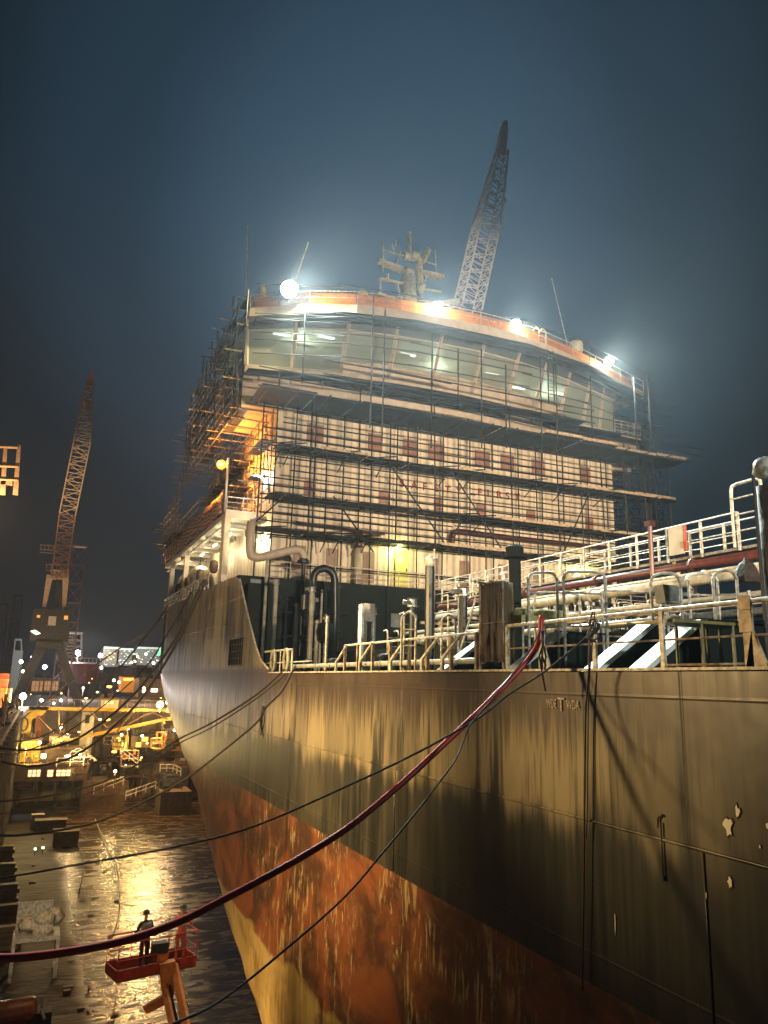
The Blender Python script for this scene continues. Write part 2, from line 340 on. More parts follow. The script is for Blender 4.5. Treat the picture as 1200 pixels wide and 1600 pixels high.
def floor_material():
    m, t, b, N, L = nodes_of('wet_floor')
    geo = N('ShaderNodeNewGeometry')
    def noise(sc, detail=5, loc=(0, 0, 0), dist=0.0):
        mp = N('ShaderNodeMapping'); mp.inputs['Scale'].default_value = sc; mp.inputs['Location'].default_value = loc
        n = N('ShaderNodeTexNoise'); n.inputs['Scale'].default_value = 1; n.inputs['Detail'].default_value = detail; n.inputs['Distortion'].default_value = dist
        L(geo.outputs['Position'], mp.inputs[0]); L(mp.outputs[0], n.inputs['Vector']); return n.outputs['Fac']
    a = noise((0.35, 0.9, 1), 7, (0, 0, 0), 1.2); c = noise((0.09, 0.05, 1), 3, (4, 4, 0)); d = noise((0.5, 1.1, 1), 6, (2, 3, 0), 0.8); e2 = noise((1.6, 3.6, 1), 5, (7, 1, 0), 0.6)
    sp = N('ShaderNodeSeparateXYZ'); L(geo.outputs['Position'], sp.inputs[0])
    def mth(op, p, q=None, r_=None):
        n = N('ShaderNodeMath'); n.operation = op
        for i, x in enumerate((p, q, r_)):
            if x is None: continue
            if isinstance(x, (int, float)): n.inputs[i].default_value = x
            else: L(x, n.inputs[i])
        return n.outputs[0]
    def mr(x, lo, hi, o0=0.0, o1=1.0):
        n = N('ShaderNodeMapRange'); n.interpolation_type = 'SMOOTHSTEP'; L(x, n.inputs['Value'])
        for k_, v_ in (('From Min', lo), ('From Max', hi), ('To Min', o0), ('To Max', o1)): n.inputs[k_].default_value = v_
        return n.outputs[0]
    # the middle lane of the floor is under a film of water, the side along the left wall is drier and darker
    wet = mr(mth('ADD', sp.outputs['X'], mth('MULTIPLY', c, 5.0)), 6.6, 8.6)
    r = N('ShaderNodeValToRGB'); r.color_ramp.elements[0].position = 0.38; r.color_ramp.elements[0].color = (0.012, 0.007, 0.0035, 1)
    r.color_ramp.elements[1].position = 0.64; r.color_ramp.elements[1].color = (0.075, 0.045, 0.021, 1); L(a, r.inputs[0])
    mx_ = N('ShaderNodeMix'); mx_.data_type = 'RGBA'; mx_.blend_type = 'MULTIPLY'; L(mr(wet, 0, 1, 0.75, 0.0), mx_.inputs['Factor']); L(r.outputs[0], mx_.inputs['A']); mx_.inputs['B'].default_value = (0.20, 0.155, 0.11, 1)
    # joints between the slabs
    jx = mr(mth('PINGPONG', mth('ADD', sp.outputs['X'], 0.4), 2.1), 0.0, 0.05, 0.25, 1.0); jy = mr(mth('PINGPONG', sp.outputs['Y'], 4.5), 0.0, 0.06, 0.25, 1.0)
    mj = N('ShaderNodeMix'); mj.data_type = 'RGBA'; mj.blend_type = 'MULTIPLY'; mj.inputs['Factor'].default_value = 1.0; cb = N('ShaderNodeCombineXYZ'); jm = mth('MINIMUM', jx, jy)
    for q_ in range(3): L(jm, cb.inputs[q_])
    L(mx_.outputs['Result'], mj.inputs['A']); L(cb.outputs[0], mj.inputs['B']); L(mj.outputs['Result'], b.inputs['Base Color'])
    ro = mth('ADD', mr(wet, 0, 1, 0.55, 0.19), mth('MULTIPLY', mr(a, 0.45, 0.62), 0.14)); L(ro, b.inputs['Roughness'])
    L(mr(wet, 0, 1, 0.15, 0.6), b.inputs['Specular IOR Level'])
    bp = N('ShaderNodeBump'); bp.inputs['Strength'].default_value = 1.0; bp.inputs['Distance'].default_value = 0.11
    L(mth('ADD', d, mth('MULTIPLY', e2, 0.35)), bp.inputs['Height']); L(bp.outputs[0], b.inputs['Normal'])
    return m
def house_material():
    # cream cladding with greyer vertical strips at a regular pitch
    m, t, b, N, L = nodes_of('house_cladding')
    geo = N('ShaderNodeNewGeometry'); sep = N('ShaderNodeSeparateXYZ'); L(geo.outputs['Position'], sep.inputs[0])
    w = N('ShaderNodeMath'); w.operation = 'ADD'; L(sep.outputs['X'], w.inputs[0]); L(sep.outputs['Y'], w.inputs[1])
    n = N('ShaderNodeTexNoise'); n.inputs['Scale'].default_value = 0.9; n.inputs['Detail'].default_value = 4; L(geo.outputs['Position'], n.inputs['Vector'])
    wn = N('ShaderNodeTexNoise'); wn.noise_dimensions = '1D'; wn.inputs['Scale'].default_value = 1.1; wn.inputs['Detail'].default_value = 3; L(w.outputs[0], wn.inputs['W'])
    md = N('ShaderNodeMath'); md.operation = 'PINGPONG'; md.inputs[1].default_value = 0.55
    ad = N('ShaderNodeMath'); ad.operation = 'MULTIPLY_ADD'; ad.inputs[1].default_value = 0.35; L(wn.outputs['Fac'], ad.inputs[0]); L(w.outputs[0], ad.inputs[2])
    L(ad.outputs[0], md.inputs[0])
    r = N('ShaderNodeValToRGB'); r.color_ramp.elements[0].position = 0.06; r.color_ramp.elements[0].color = (0.46, 0.40, 0.31, 1)
    r.color_ramp.elements[1].position = 0.20; r.color_ramp.elements[1].color = (0.76, 0.65, 0.49, 1)
    e = r.color_ramp.elements.new(0.46); e.color = (0.78, 0.66, 0.50, 1); e = r.color_ramp.elements.new(0.53); e.color = (0.52, 0.44, 0.34, 1)
    L(md.outputs[0], r.inputs[0])
    mx = N('ShaderNodeMix'); mx.data_type = 'RGBA'; mx.blend_type = 'MULTIPLY'; mx.inputs['Factor'].default_value = 0.5
    r2 = N('ShaderNodeValToRGB'); r2.color_ramp.elements[0].position = 0.3; r2.color_ramp.elements[0].color = (0.55, 0.5, 0.45, 1); r2.color_ramp.elements[1].position = 0.6
    L(n.outputs['Fac'], r2.inputs[0]); L(r.outputs[0], mx.inputs['A']); L(r2.outputs[0], mx.inputs['B'])
    L(mx.outputs['Result'], b.inputs['Base Color']); b.inputs['Roughness'].default_value = 0.5
    bp = N('ShaderNodeBump'); bp.inputs['Strength'].default_value = 0.25; bp.inputs['Distance'].default_value = 0.03; L(md.outputs[0], bp.inputs['Height']); L(bp.outputs[0], b.inputs['Normal'])
    return m
def glass_material():
    m, t, b, N, L = nodes_of('bridge_glass'); o = t.nodes['Material Output']; t.nodes.remove(b)
    tr = N('ShaderNodeBsdfTransparent'); tr.inputs[0].default_value = (0.60, 0.66, 0.60, 1)
    gl = N('ShaderNodeBsdfGlossy'); gl.inputs['Roughness'].default_value = 0.06; gl.inputs['Color'].default_value = (0.85, 1, 0.92, 1)
    df = N('ShaderNodeBsdfDiffuse'); df.inputs['Color'].default_value = (0.36, 0.38, 0.32, 1)
    m1 = N('ShaderNodeMixShader'); m1.inputs[0].default_value = 0.16; m2 = N('ShaderNodeMixShader'); m2.inputs[0].default_value = 0.42
    L(tr.outputs[0], m1.inputs[1]); L(gl.outputs[0], m1.inputs[2]); L(m1.outputs[0], m2.inputs[1]); L(df.outputs[0], m2.inputs[2]); L(m2.outputs[0], o.inputs['Surface'])
    return m
def net_material():
    m, t, b, N, L = nodes_of('striped_net')
    geo = N('ShaderNodeNewGeometry'); sep = N('ShaderNodeSeparateXYZ'); L(geo.outputs['Position'], sep.inputs[0])
    n = N('ShaderNodeTexNoise'); n.inputs['Scale'].default_value = 0.8; L(geo.outputs['Position'], n.inputs['Vector'])
    a = N('ShaderNodeMath'); a.operation = 'MULTIPLY_ADD'; a.inputs[1].default_value = 0.9; L(n.outputs['Fac'], a.inputs[0]); L(sep.outputs['Z'], a.inputs[2])
    p = N('ShaderNodeMath'); p.operation = 'PINGPONG'; p.inputs[1].default_value = 0.16; L(a.outputs[0], p.inputs[0])
    r = N('ShaderNodeValToRGB'); r.color_ramp.elements[0].position = 0.35 * 0.16; r.color_ramp.elements[0].color = (0.50, 0.10, 0.10, 1)
    r.color_ramp.elements[1].position = 0.11; r.color_ramp.elements[1].color = (0.72, 0.62, 0.52, 1)
    L(p.outputs[0], r.inputs[0]); L(r.outputs[0], b.inputs['Base Color']); b.inputs['Roughness'].default_value = 0.8
    return m
HULL = hull_material(); FLOOR = floor_material(); HOUSE = house_material(); GLASS = glass_material(); NET = net_material()

# ------------------------------------------------------------------ the setting
FZ, QZ = -21.0, -5.5
DX0, DX1, DY0, DY1 = -2.5, 60.0, -60.0, 150.0
def struct(name, mb, m, smooth=False, **k): return mb.build(name, m, None, smooth, kind='structure', **k)
struct('dock_floor', MB().add([(DX0, DY0, FZ), (DX1, DY0, FZ), (DX1, DY1, FZ), (DX0, DY1, FZ)], [(0, 1, 2, 3)]), FLOOR)
g = MB(); B = 700
for x0, x1, y0, y1 in ((-B, DX0 - 1.2, -B, B), (DX1 + 1.2, B, -B, B), (DX0 - 1.2, DX1 + 1.2, -B, DY0 - 1.2), (DX0 - 1.2, DX1 + 1.2, DY1 + 1.2, DY1 + 90)):
    g.add([(x0, y0, QZ), (x1, y0, QZ), (x1, y1, QZ), (x0, y1, QZ)], [(0, 1, 2, 3)])
struct('ground', g, asphalt)
struct('harbour_water', MB().add([(DX0 - 1.2, DY1 + 90, QZ - 0.3), (DX1 + 1.2, DY1 + 90, QZ - 0.3), (DX1 + 1.2, B, QZ - 0.3), (DX0 - 1.2, B, QZ - 0.3)], [(0, 1, 2, 3)]), mat('water', (0.01, 0.015, 0.02), 0.12, 0, 0.2, 1, 0.4))
def wall_thing(label, a, b):
    t = thing('dock_wall', label, 'dock wall', ((a[0] + b[0]) / 2, (a[1] + b[1]) / 2, FZ))
    MB().box((a[0], a[1], FZ - .5), (b[0], b[1], QZ + 0.02)).build('wall_face', concrete, t)
    return t
t = wall_thing('long concrete dock wall on the left with the ropes made fast above it', (DX0 - 1.2, DY0, 0), (DX0, DY1, 0))
k = MB()
for y in range(40, 150, 6): k.box((DX0, y, FZ), (DX0 + 0.5, y + 1.1, QZ - 0.6))
k.build('pilaster', concrete, t)
k = MB(); k.box((DX0 - 1.0, 30, QZ + .02), (DX0 - 0.5, DY1 - 4, QZ + 0.3)); k.build('kerb', concrete, t)
wall_thing('tall concrete dock wall hidden beyond the ship', (DX1, DY0, 0), (DX1 + 1.2, DY1, 0))
t = wall_thing('dark dock end wall behind the yellow gantry', (DX0 - 1.2, DY1, 0), (DX1 + 1.2, DY1 + 1.2, 0))
k = MB()
for i in range(20): k.box((DX0 + 1 + i * 3.1, DY1 - 0.5, FZ), (DX0 + 1.6 + i * 3.1, DY1, QZ - .5))
for z in (-10, -15): k.box((DX0, DY1 - 0.9, z), (DX1, DY1 - 0.52, z + 0.35))
k.build('ledge', brownst, t)
wall_thing('near dock end wall below the viewer', (DX0 - 1.2, DY0 - 1.2, 0), (DX1 + 1.2, DY0, 0))

# ------------------------------------------------------------------ the ship
CX = 27.7
ship = thing('tanker_ship', 'huge dark hulled tanker in dry dock with orange bottom and cream bridge house', 'ship', (CX, 35, -19.5))
def lerp_tab(tab, z):
    if z >= tab[0][0]: return tab[0][1]
    for (a, va), (b, vb) in zip(tab, tab[1:]):
        if z >= b: return va + (vb - va) * (a - z) / (a - b)
    return tab[-1][1]
YF = [(0, 76), (-2.8, 69.5), (-5.6, 60.5), (-8.3, 51.7), (-10.8, 46.5), (-12.9, 41.3), (-15, 34.5), (-17, 27), (-19.5, 18)]
def hx(y, z):
    d = max(0, y - lerp_tab(YF, z)); x = 10.5 + min(0.02 * d * d, 16.6)
    if z < -17.3: x += 2.2 - sqrt(max(0, 2.2 ** 2 - (-17.3 - z) ** 2))
    return min(x, 27.2)
ys = [-22, -15, -9, -4, 0, 4, 8, 12, 16, 20, 24, 28, 32, 36, 40, 43, 46, 49, 52, 54, 56, 58, 60, 62, 64, 66, 68, 70, 72, 74, 76, 78, 80, 82]
zs = [0.33, -0.5, -1.6, -2.8, -4.2, -5.6, -7, -8.3, -9.6, -10.8, -12, -12.9, -14, -15, -16, -17, -17.6, -18.2, -18.7, -19.1, -19.5]
h = MB()
for mir in (0, 1):
    vs = [(hx(y, z) if not mir else 2 * CX - hx(y, z), y, z) for y in ys for z in zs]; nz_ = len(zs)
    fs = [(i * nz_ + j, i * nz_ + j + 1, (i + 1) * nz_ + j + 1, (i + 1) * nz_ + j) for i in range(len(ys) - 1) for j in range(nz_ - 1)]
    if mir: fs = [f[::-1] for f in fs]
    h.add(vs, fs)
h.add([(hx(82, z), 82, z) for z in zs] + [(2 * CX - hx(82, z), 82, z) for z in zs], [(j, j + 1, len(zs) + j + 1, len(zs) + j) for j in range(len(zs) - 1)])
ny_ = len(ys); h.add([(hx(y, -19.5), y, -19.5) for y in ys] + [(2 * CX - hx(y, -19.5), y, -19.5) for y in ys], [(i, i + 1, ny_ + i + 1, ny_ + i) for i in range(ny_ - 1)])
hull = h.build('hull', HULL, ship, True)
# deck, weld seams and edge bar
MB().box((10.6, -22, 0.20), (2 * CX - 10.6, 46.99, 0.325)).build('main_deck', green, ship)
k = MB(); k.box((10.38, -22, 0.335), (10.62, 38.3, 0.385)); k.build('deck_edge_bar', railm, ship)
k = MB(); k.path([(10.49, y, -2.62) for y in range(-20, 66, 3)], 0.035, 6); k.path([(10.49, y, 0.0 + 3.4) for y in range(49, 76, 3)], 0.03, 6)
k.tube((10.49, 23.0, -2.6), (10.49, 23.0, -5.6), 0.025); k.tube((10.49, 34.5, -0.1), (10.49, 34.5, -2.6), 0.02); k.tube((10.49, 10.5, -2.62), (10.49, 10.5, -5.6), 0.022)
k.build('weld_seam', HULL, hull, True)
# rubbed bare patches and welded marks on the side
def flake(px, py, w, h_, seed):
    random.seed(seed); c = aX(px, py, 10.475); n = 14; pts = []
    for i in range(n):
        a = 2 * pi * i / n; rr = U(0.55, 1.25); pts.append((c.x, c.y - cos(a) * w * rr, c.z + sin(a) * h_ * rr))
    return pts
bare = mat('bare_patch', (0.93, 0.86, 0.70), 0.5, 0, .12)
k = MB()
for px, py, w, h_, sd in ((1137, 1291, .10, .14, 1), (1152, 1268, .04, .10, 2), (1140, 1378, .05, .08, 3), (1103, 1399, .02, .07, 4), (961, 1445, .015, .17, 5), (1199, 1290, .03, .05, 6), (1187, 1323, .015, .035, 7)):
    k.prism(flake(px, py, w, h_, sd), (0.012, 0, 0))
k.build('paint_chip', bare, hull)
k = MB()
for px, py, w, h_, sd in ((1137, 1291, .125, .17, 1), (1152, 1268, .06, .125, 2), (1140, 1378, .07, .10, 3), (1103, 1399, .035, .09, 4)):
    k.prism([(10.486, a_[1], a_[2]) for a_ in flake(px, py, w, h_, sd)], (0.008, 0, 0))
k.build('rust_edge', mat('rust_edge', (.10, .045, .02), .8, 0, .4, 20), hull)
random.seed(11)
k = MB()
c1 = aX(1032, 1285, 10.46); c2 = aX(1036, 1372, 10.46)
k.path([c1 + Vector((0, .08, -.10)), c1 + Vector((0, .07, .06)), c1 + Vector((0, .02, .12)), c1 + Vector((0, -.05, .13))], 0.022); k.tube(c1, c2, 0.018); k.cbox(c2, (.04, .06, .08))
k.build('pipe_stub', HULL, hull)
def text_mesh(name, body, loc, size, rx, rz, m, parent, ext=0.01, sx=1.0, space=1.0):
    cu = bpy.data.curves.new(name, 'FONT'); cu.body = body; cu.size = size; cu.extrude = ext; cu.space_character = space; cu.offset = 0.02 if len(body) == 1 and body != 'T' or name == 'letter' else 0; cu.align_x = 'LEFT'
    tmp = bpy.data.objects.new('t', cu); COL.objects.link(tmp)
    bpy.context.view_layer.update()
    me = bpy.data.meshes.new_from_object(tmp.evaluated_get(bpy.context.evaluated_depsgraph_get()))
    bpy.data.objects.remove(tmp)
    me.transform(Matrix.Translation(Vector(loc) - BASE[parent]) @ Matrix.Rotation(rz, 4, 'Z') @ Matrix.Rotation(rx, 4, 'X') @ Matrix.Diagonal((sx, 1, 1, 1)))
    me.materials.clear(); me.materials.append(m)
    o = bpy.data.objects.new(name, me); COL.objects.link(o); o.parent = parent; BASE[o] = BASE[parent]; return o
markm = mat('mark_paint', (0.62, 0.52, 0.40), 0.6, 0, 0.5, 12)
text_mesh('hull_mark', 'WDE', (10.47, 14.85, -0.46), 0.27, pi / 2, -pi / 2, markm, hull, 0.006, 0.62)
text_mesh('hull_mark', 'T', (10.47, 14.42, -0.52), 0.42, pi / 2, -pi / 2, markm, hull, 0.006, 0.95)
text_mesh('hull_mark', 'WDA', (10.47, 14.10, -0.46), 0.27, pi / 2, -pi / 2, markm, hull, 0.006, 0.66)

# raised side plating at the stern, with the mooring hole
def side_plate(x, th):
    Y = [38.5, 39.4, 40.2, 41.4, 42.8, 44.5, 46.31, 47.9, 50, 54, 58, 62, 66, 70, 74, 76, 78, 80, 82]
    T = [0.36, 0.62, 0.98, 1.75, 2.86, 4.3, 5.95, 6.28, 6.35, 6.4, 6.4, 6.45, 6.5, 6.5, 6.5, 6.5, 6.5, 6.5, 6.5]
    fr = [0, .12, .39, .7, 1]; k = MB()
    def P(i, j, o):
        y = Y[i]; zt = T[i]
        if zt > 2.8: zl = [0.33, 0.78, 2.4, (2.4 + zt) / 2, zt]
        else: zl = [0.33 + (zt - 0.33) * f for f in fr]
        z = zl[j]; d = max(0, y - 75); return (x + o + (1 if x < CX else -1) * 0.02 * d * d, y, z)
    n = len(Y)
    for o in (0, th):
        vs = [P(i, j, o) for i in range(n) for j in range(5)]
        fs = [(i * 5 + j, i * 5 + j + 1, i * 5 + j + 6, i * 5 + j + 5) for i in range(n - 1) for j in range(4) if not (i in (5, 6) and j == 1)]
        k.add(vs, fs if o == 0 else [f[::-1] for f in fs])
    vs = [P(i, 4, o) for i in range(n) for o in (0, th)]; k.add(vs, [(2 * i, 2 * i + 1, 2 * i + 3, 2 * i + 2) for i in range(n - 1)])
    return k
bul = side_plate(10.5, 0.05).build('side_plating', HULL, ship)
side_plate(2 * CX - 10.5, -0.05).build('side_plating', HULL, ship)
k = MB()
for y in (44.5, 47.9): k.tube((10.5, y, .78), (10.5, y, 2.4), 0.06)
for z in (.78, 2.4): k.tube((10.5, 44.5, z), (10.5, 47.9, z), 0.06)
for i in range(1, 5): k.tube((10.5, 44.5 + i * .68, .78), (10.5, 44.5 + i * .68, 2.4), 0.035)
for z in (1.2, 1.62, 2.02): k.tube((10.5, 44.5, z), (10.5, 47.9, z), 0.025)
k.build('mooring_port_grille', steel, bul)
MB().box((10.62, 44.3, .6), (10.68, 48.1, 2.6)).build('port_dark_sheet', black, bul)  # black sheet stands for the darkness behind the grille
k = MB(); k.path([aX(*p, 10.48) for p in ((375, 905), (385, 950), (392, 980), (400, 1010), (408, 1032), (420, 1046))], 0.05); k.build('edge_bar', railm, bul)
# poop front bulkhead and upper deck
PB = MB(); PB.box((10.6, 47, 0.33), (2 * CX - 10.6, 47.25, 6.3)); PB.build('poop_bulkhead', green, ship)
MB().box((10.62, 47.26, 6.1), (2 * CX - 10.62, 82, 6.34)).build('poop_deck', green, ship)
MB().box((10.9, 81.5, 0.35), (2 * CX - 10.9, 81.9, 6.09)).build('transom', HULL, ship)
k = MB()
for x in (20.9,): k.box((x, 46.93, 3.6), (x + .75, 46.998, 4.5))
k.box((11.3, 46.93, 4.9), (12.0, 46.998, 6.1))
k.build('access_panel', mat('panel_blue', (0.16, 0.20, 0.22), 0.5), ship)
# deckhouse
hs = MB(); hs.box((13.0, 49, 6.35), (41.6, 71, 18.4)); house = hs.build('deckhouse', HOUSE, ship)
w1 = [(480, 660, 505, 692), (575, 681, 597, 707), (629, 690, 652, 713), (669, 697, 694, 720), (742, 707, 765, 732), (782, 713, 803, 736), (830, 718, 851, 741), (907, 728, 922, 751)]
for a in w1:
    p = aY(a[0], a[1], 49); q = aY(a[2], a[3], 49); k = MB().box((p.x, 48.95, 16.25), (q.x, 48.997, 17.5)); fr = k.build('window', brown_pane, house)
    MB().box((p.x - .07, 48.96, 16.17), (q.x + .07, 48.99, 16.24)).box((p.x - .07, 48.96, 17.51), (q.x + .07, 48.99, 17.57)).build('frame', cream, fr)
w2 = [(475, 753, 493), (593, 765, 608), (678, 776, 692), (744, 784, 758), (822, 795, 836), (914, 805, 926)]
for a in w2:
    p = aY(a[0], a[1], 49); q = aY(a[2], a[1], 49)
    n = 12; x0, x1, z0, z1 = p.x, q.x, 12.45, 13.4; pts = [(x0, 48.95, z0), (x1, 48.95, z0), (x1, 48.95, z1 - .12), (x1 - .12, 48.95, z1), (x0 + .12, 48.95, z1), (x0, 48.95, z1 - .12)]
    fr = MB().prism(pts, (0, .045, 0)).build('window', brown_pane, house)
    MB().box((x0 - .06, 48.96, z0 - .07), (x1 + .06, 48.99, z0 - .01)).build('sill', cream, fr)
# lettering
for i, chx in enumerate('SAFETY'):
    text_mesh('letter', chx, (22.25 + i * 0.93, 48.985, 13.82 + 0.0 * i), 0.78, pi / 2, 0, letterm, house, 0.01)
for i, chx in enumerate('FIRST'):
    text_mesh('letter', chx, (28.75 + i * 0.82, 48.985, 13.95), 0.80, pi / 2, 0, letterm, house, 0.01)
# doors with lamps over them
for x0, w, zt in ((21.9, 1.15, 9.15), (38.0, 1.2, 9.0)):
    d = MB().box((x0, 48.93, 6.6), (x0 + w, 48.997, zt)).build('door', ylock, house)
    MB().cbox((x0 + w - .15, 48.90, 7.8), (.06, .06, .22)).build('handle', black, d)
    MB().box((x0 + .35, 48.915, 8.2), (x0 + .8, 48.929, 8.75)).build('notice', mat('notice_paper', (.6, .58, .3), .7), d)
    MB().lathe((x0 + w / 2 - .5, 48.7, 9.42), [(.06, -.12), (.12, -.05), (.12, .05), (.05, .12)], 10).build('door_lamp', e_warm, house)
    lamp('door_light', 'POINT', (x0 + w / 2 - .5, 48.2, 9.1), 260, (1.0, 0.93, 0.30), size=.12)
for x in (14.6, 16.9, 19.6, 24.6, 27.2, 30.5, 33.6, 36.4): MB().box((x, 48.94, 6.7), (x + .85, 48.997, 8.85)).build('door', mat('brown_door', (0.30, 0.20, 0.14), 0.5), house)
# red fire main on the house front
k = MB(); k.path(catmull([(26.4, 48.6, 9.7), (26.45, 48.6, 10.6), (27.0, 48.6, 10.93), (30, 48.6, 10.9), (34, 48.6, 10.88), (41.0, 48.6, 10.9)], 4), 0.20, 8); k.build('fire_main', redpipe, ship, True)
k = MB(); k.path(catmull([(14.5, 48.55, 10.3), (18.6, 48.55, 10.2), (21, 48.55, 10.15)], 4), 0.10, 8); k.lathe((18.95, 48.2, 8.95), [(.30, 0), (.33, .15), (.33, 1.0), (.28, 1.15)], 12); k.build('fire_hose_drum', redpipe, ship, True)
k = MB(); k.lathe((18.95, 48.2, 6.4), [(.28, 0), (.28, 2.5)], 10); k.build('vent_trunk', cream, ship, True)
# boat deck over the mooring space, with pillars
bd = MB(); bd.box((10.52, 52.2, 10.95), (2 * CX - 10.52, 81, 11.3)); boatdeck = bd.build('boat_deck', soffit_m, ship)
k = MB()
for y in (54.5, 57.5, 60.5, 63.5, 66.5, 69.5, 72.5, 75.5, 78.5): k.box((10.8, y, 10.65), (13, y + .12, 10.948))
k.box((10.7, 52.4, 10.55), (10.95, 80.8, 10.64)); k.build('deck_beam', soffit_m, boatdeck)
k = MB(); k.box((10.50, 52.0, 10.85), (13.0, 52.19, 11.45)); k.build('front_beam', cream, boatdeck)
def pillar(x, y, w, z1): return MB().box((x - .05, y - w / 2, 6.45), (x + .35, y + w / 2, z1)).build('pillar', cream, ship)
pillar(10.56, 52.6, 0.95, 10.93); pillar(10.56, 68.6, 0.5, 10.64); pillar(10.7, 78.0, 0.8, 10.64)
MB().box((10.5, 52.55, 11.31), (10.62, 52.85, 15.3)).build('stanchion', cream, ship)
k = MB(); random.seed(5)
ny = 30; vs = []; fs = []
for i in range(ny + 1):
    y = 52.9 + i * (81 - 52.9) / ny; sag = 0.15 * abs(sin(i * 0.9)) + 0.1 * R()
    for j in range(4): vs.append((10.42 - 0.10 * sin(j * 1.3 + i) * (1 if j < 3 else .2), y, 11.34 + (1.75 - sag) * j / 3))
k.add(vs, [(i * 4 + j, (i + 1) * 4 + j, (i + 1) * 4 + j + 1, i * 4 + j + 1) for i in range(ny) for j in range(3)])
net = k.build('shade_net', NET, None, True, label='red and white striped netting tied along the boat deck rail', category='netting')
sm = net.modifiers.new('s', 'SOLIDIFY'); sm.thickness = 0.02
# railing under the boat deck
def railing(name, m, parent, pts, h_=1.05, step=1.5, r=0.024, mids=2, post_r=None, posts=None):
    k = MB(); pts = [Vector(p) for p in pts]
    for a, b in zip(pts, pts[1:]):
        for j in range(mids + 1):
            zz = h_ * (j + 1) / (mids + 1); k.tube(a + Vector((0, 0, zz)), b + Vector((0, 0, zz)), r * (1.35 if j == mids else 0.8))
        n = max(1, round((b - a).length / step))
        for i in range(n + 1):
            q = a.lerp(b, i / n); k.tube(q, q + Vector((0, 0, h_)), post_r or r * 1.2)
    return k.build(name, m, parent)
railing('side_railing', railm, ship, [(10.6, 57, 6.45), (10.6, 80, 6.5)], 1.1, 1.4, 0.04, 3)
railing('side_railing', railm, ship, [(12.4, 47.3, 6.34), (43, 47.3, 6.34)], 1.05, 1.5, 0.028, 2)
railing('side_railing', railm, ship, [(10.6, 52.3, 11.32), (12.9, 52.3, 11.32)], 1.1, 1.1, 0.03, 2)
for i in range(4): MB().lathe((10.9, 57 + i * 5.5, 7.6), [(.1, 0), (.28, .15), (.33, .5), (.28, .9), (.1, 1.0)], 10).build('mooring_winch_drum', brownst, ship, True)
# lamps in the mooring space
k = MB()
for y in (55.5, 60.5, 66): k.box((11.6, y, 10.38), (11.75, y + 1.2, 10.48))
k.build('ceiling_lamp', e_warm, boatdeck)
for y in (56, 61, 67, 74): lamp('mooring_space_light', 'POINT', (11.8, y, 10.0), 190, (1.0, 0.82, 0.5), size=.15)
lamp('mooring_space_light', 'POINT', (12.0, 50.4, 9.8), 150, (1.0, 0.85, 0.45), size=.15)
lb = thing('lifeboat', 'white enclosed lifeboat slung under the boat deck near the stern', 'lifeboat', (11.9, 72, 8.2))
MB().path([(11.9, 66.5, 9.0), (11.9, 67.5, 8.9), (11.9, 70, 8.8), (11.9, 74, 8.8), (11.9, 76.5, 8.9), (11.9, 77.3, 9.1)], [.1, .75, 1.0, 1.0, .7, .1], 12).build('boat_hull', white, lb, True)
k = MB(); k.tube((11.9, 68.5, 9.6), (11.9, 68.5, 10.6), .05); k.tube((11.9, 75.2, 9.6), (11.9, 75.2, 10.6), .05); k.build('hoist', steel, lb)

# wheelhouse
XT = [10.5, 14, 17, 20, 23, 26, 29, 32, 35, 38, 41.5, 45]
YT = [49.0, 46.6, 45.3, 44.7, 44.4, 44.2, 44.3, 44.8, 45.6, 46.6, 47.8, 49.0]
YB = [49.0, 48.2, 47.5, 47.1, 46.9, 46.9, 47.1, 47.6, 48.2, 48.7, 49.0, 49.2]
def yt(x): return lerp_tab([(-a, b) for a, b in zip(XT, YT)], -x)
def yb(x): return lerp_tab([(-a, b) for a, b in zip(XT, YB)], -x)
def front(x, z):  # windows lean out: bottom at z 20.7, top at 24.4
    f = (z - 20.7) / 3.7; return Vector((x, yb(x) + (yt(x) + .7 - yb(x)) * f, z))
wh = MB(); n = len(XT)
wh.add([(x, yb(x) - .05, 20.45) for x in XT] + [(x, 56.5, 20.45) for x in XT], [(i, i + 1, n + i + 1, n + i) for i in range(n - 1)])
wh.add([(x, yb(x) - .1, 20.45) for x in XT] + [(x, yb(x) - .1, 20.95) for x in XT], [(i, i + 1, n + i + 1, n + i) for i in range(n - 1)])
wh.box((10.5, 56.4, 20.5), (42.0, 56.6, 24.6)); wh.box((10.5, 49.1, 20.5), (10.6, 56.39, 21.2)); wh.box((10.5, 49.1, 23.9), (10.6, 56.39, 24.6)); wh.box((41.9, 49.1, 20.5), (42.0, 56.39, 24.6))
wheel = wh.build('wheelhouse', cream, ship)
XS = [10.6, 13.6, 16.9, 20.3, 23.6, 27.0, 30.2, 33.0, 35.8, 38.4, 40.3, 42.0]
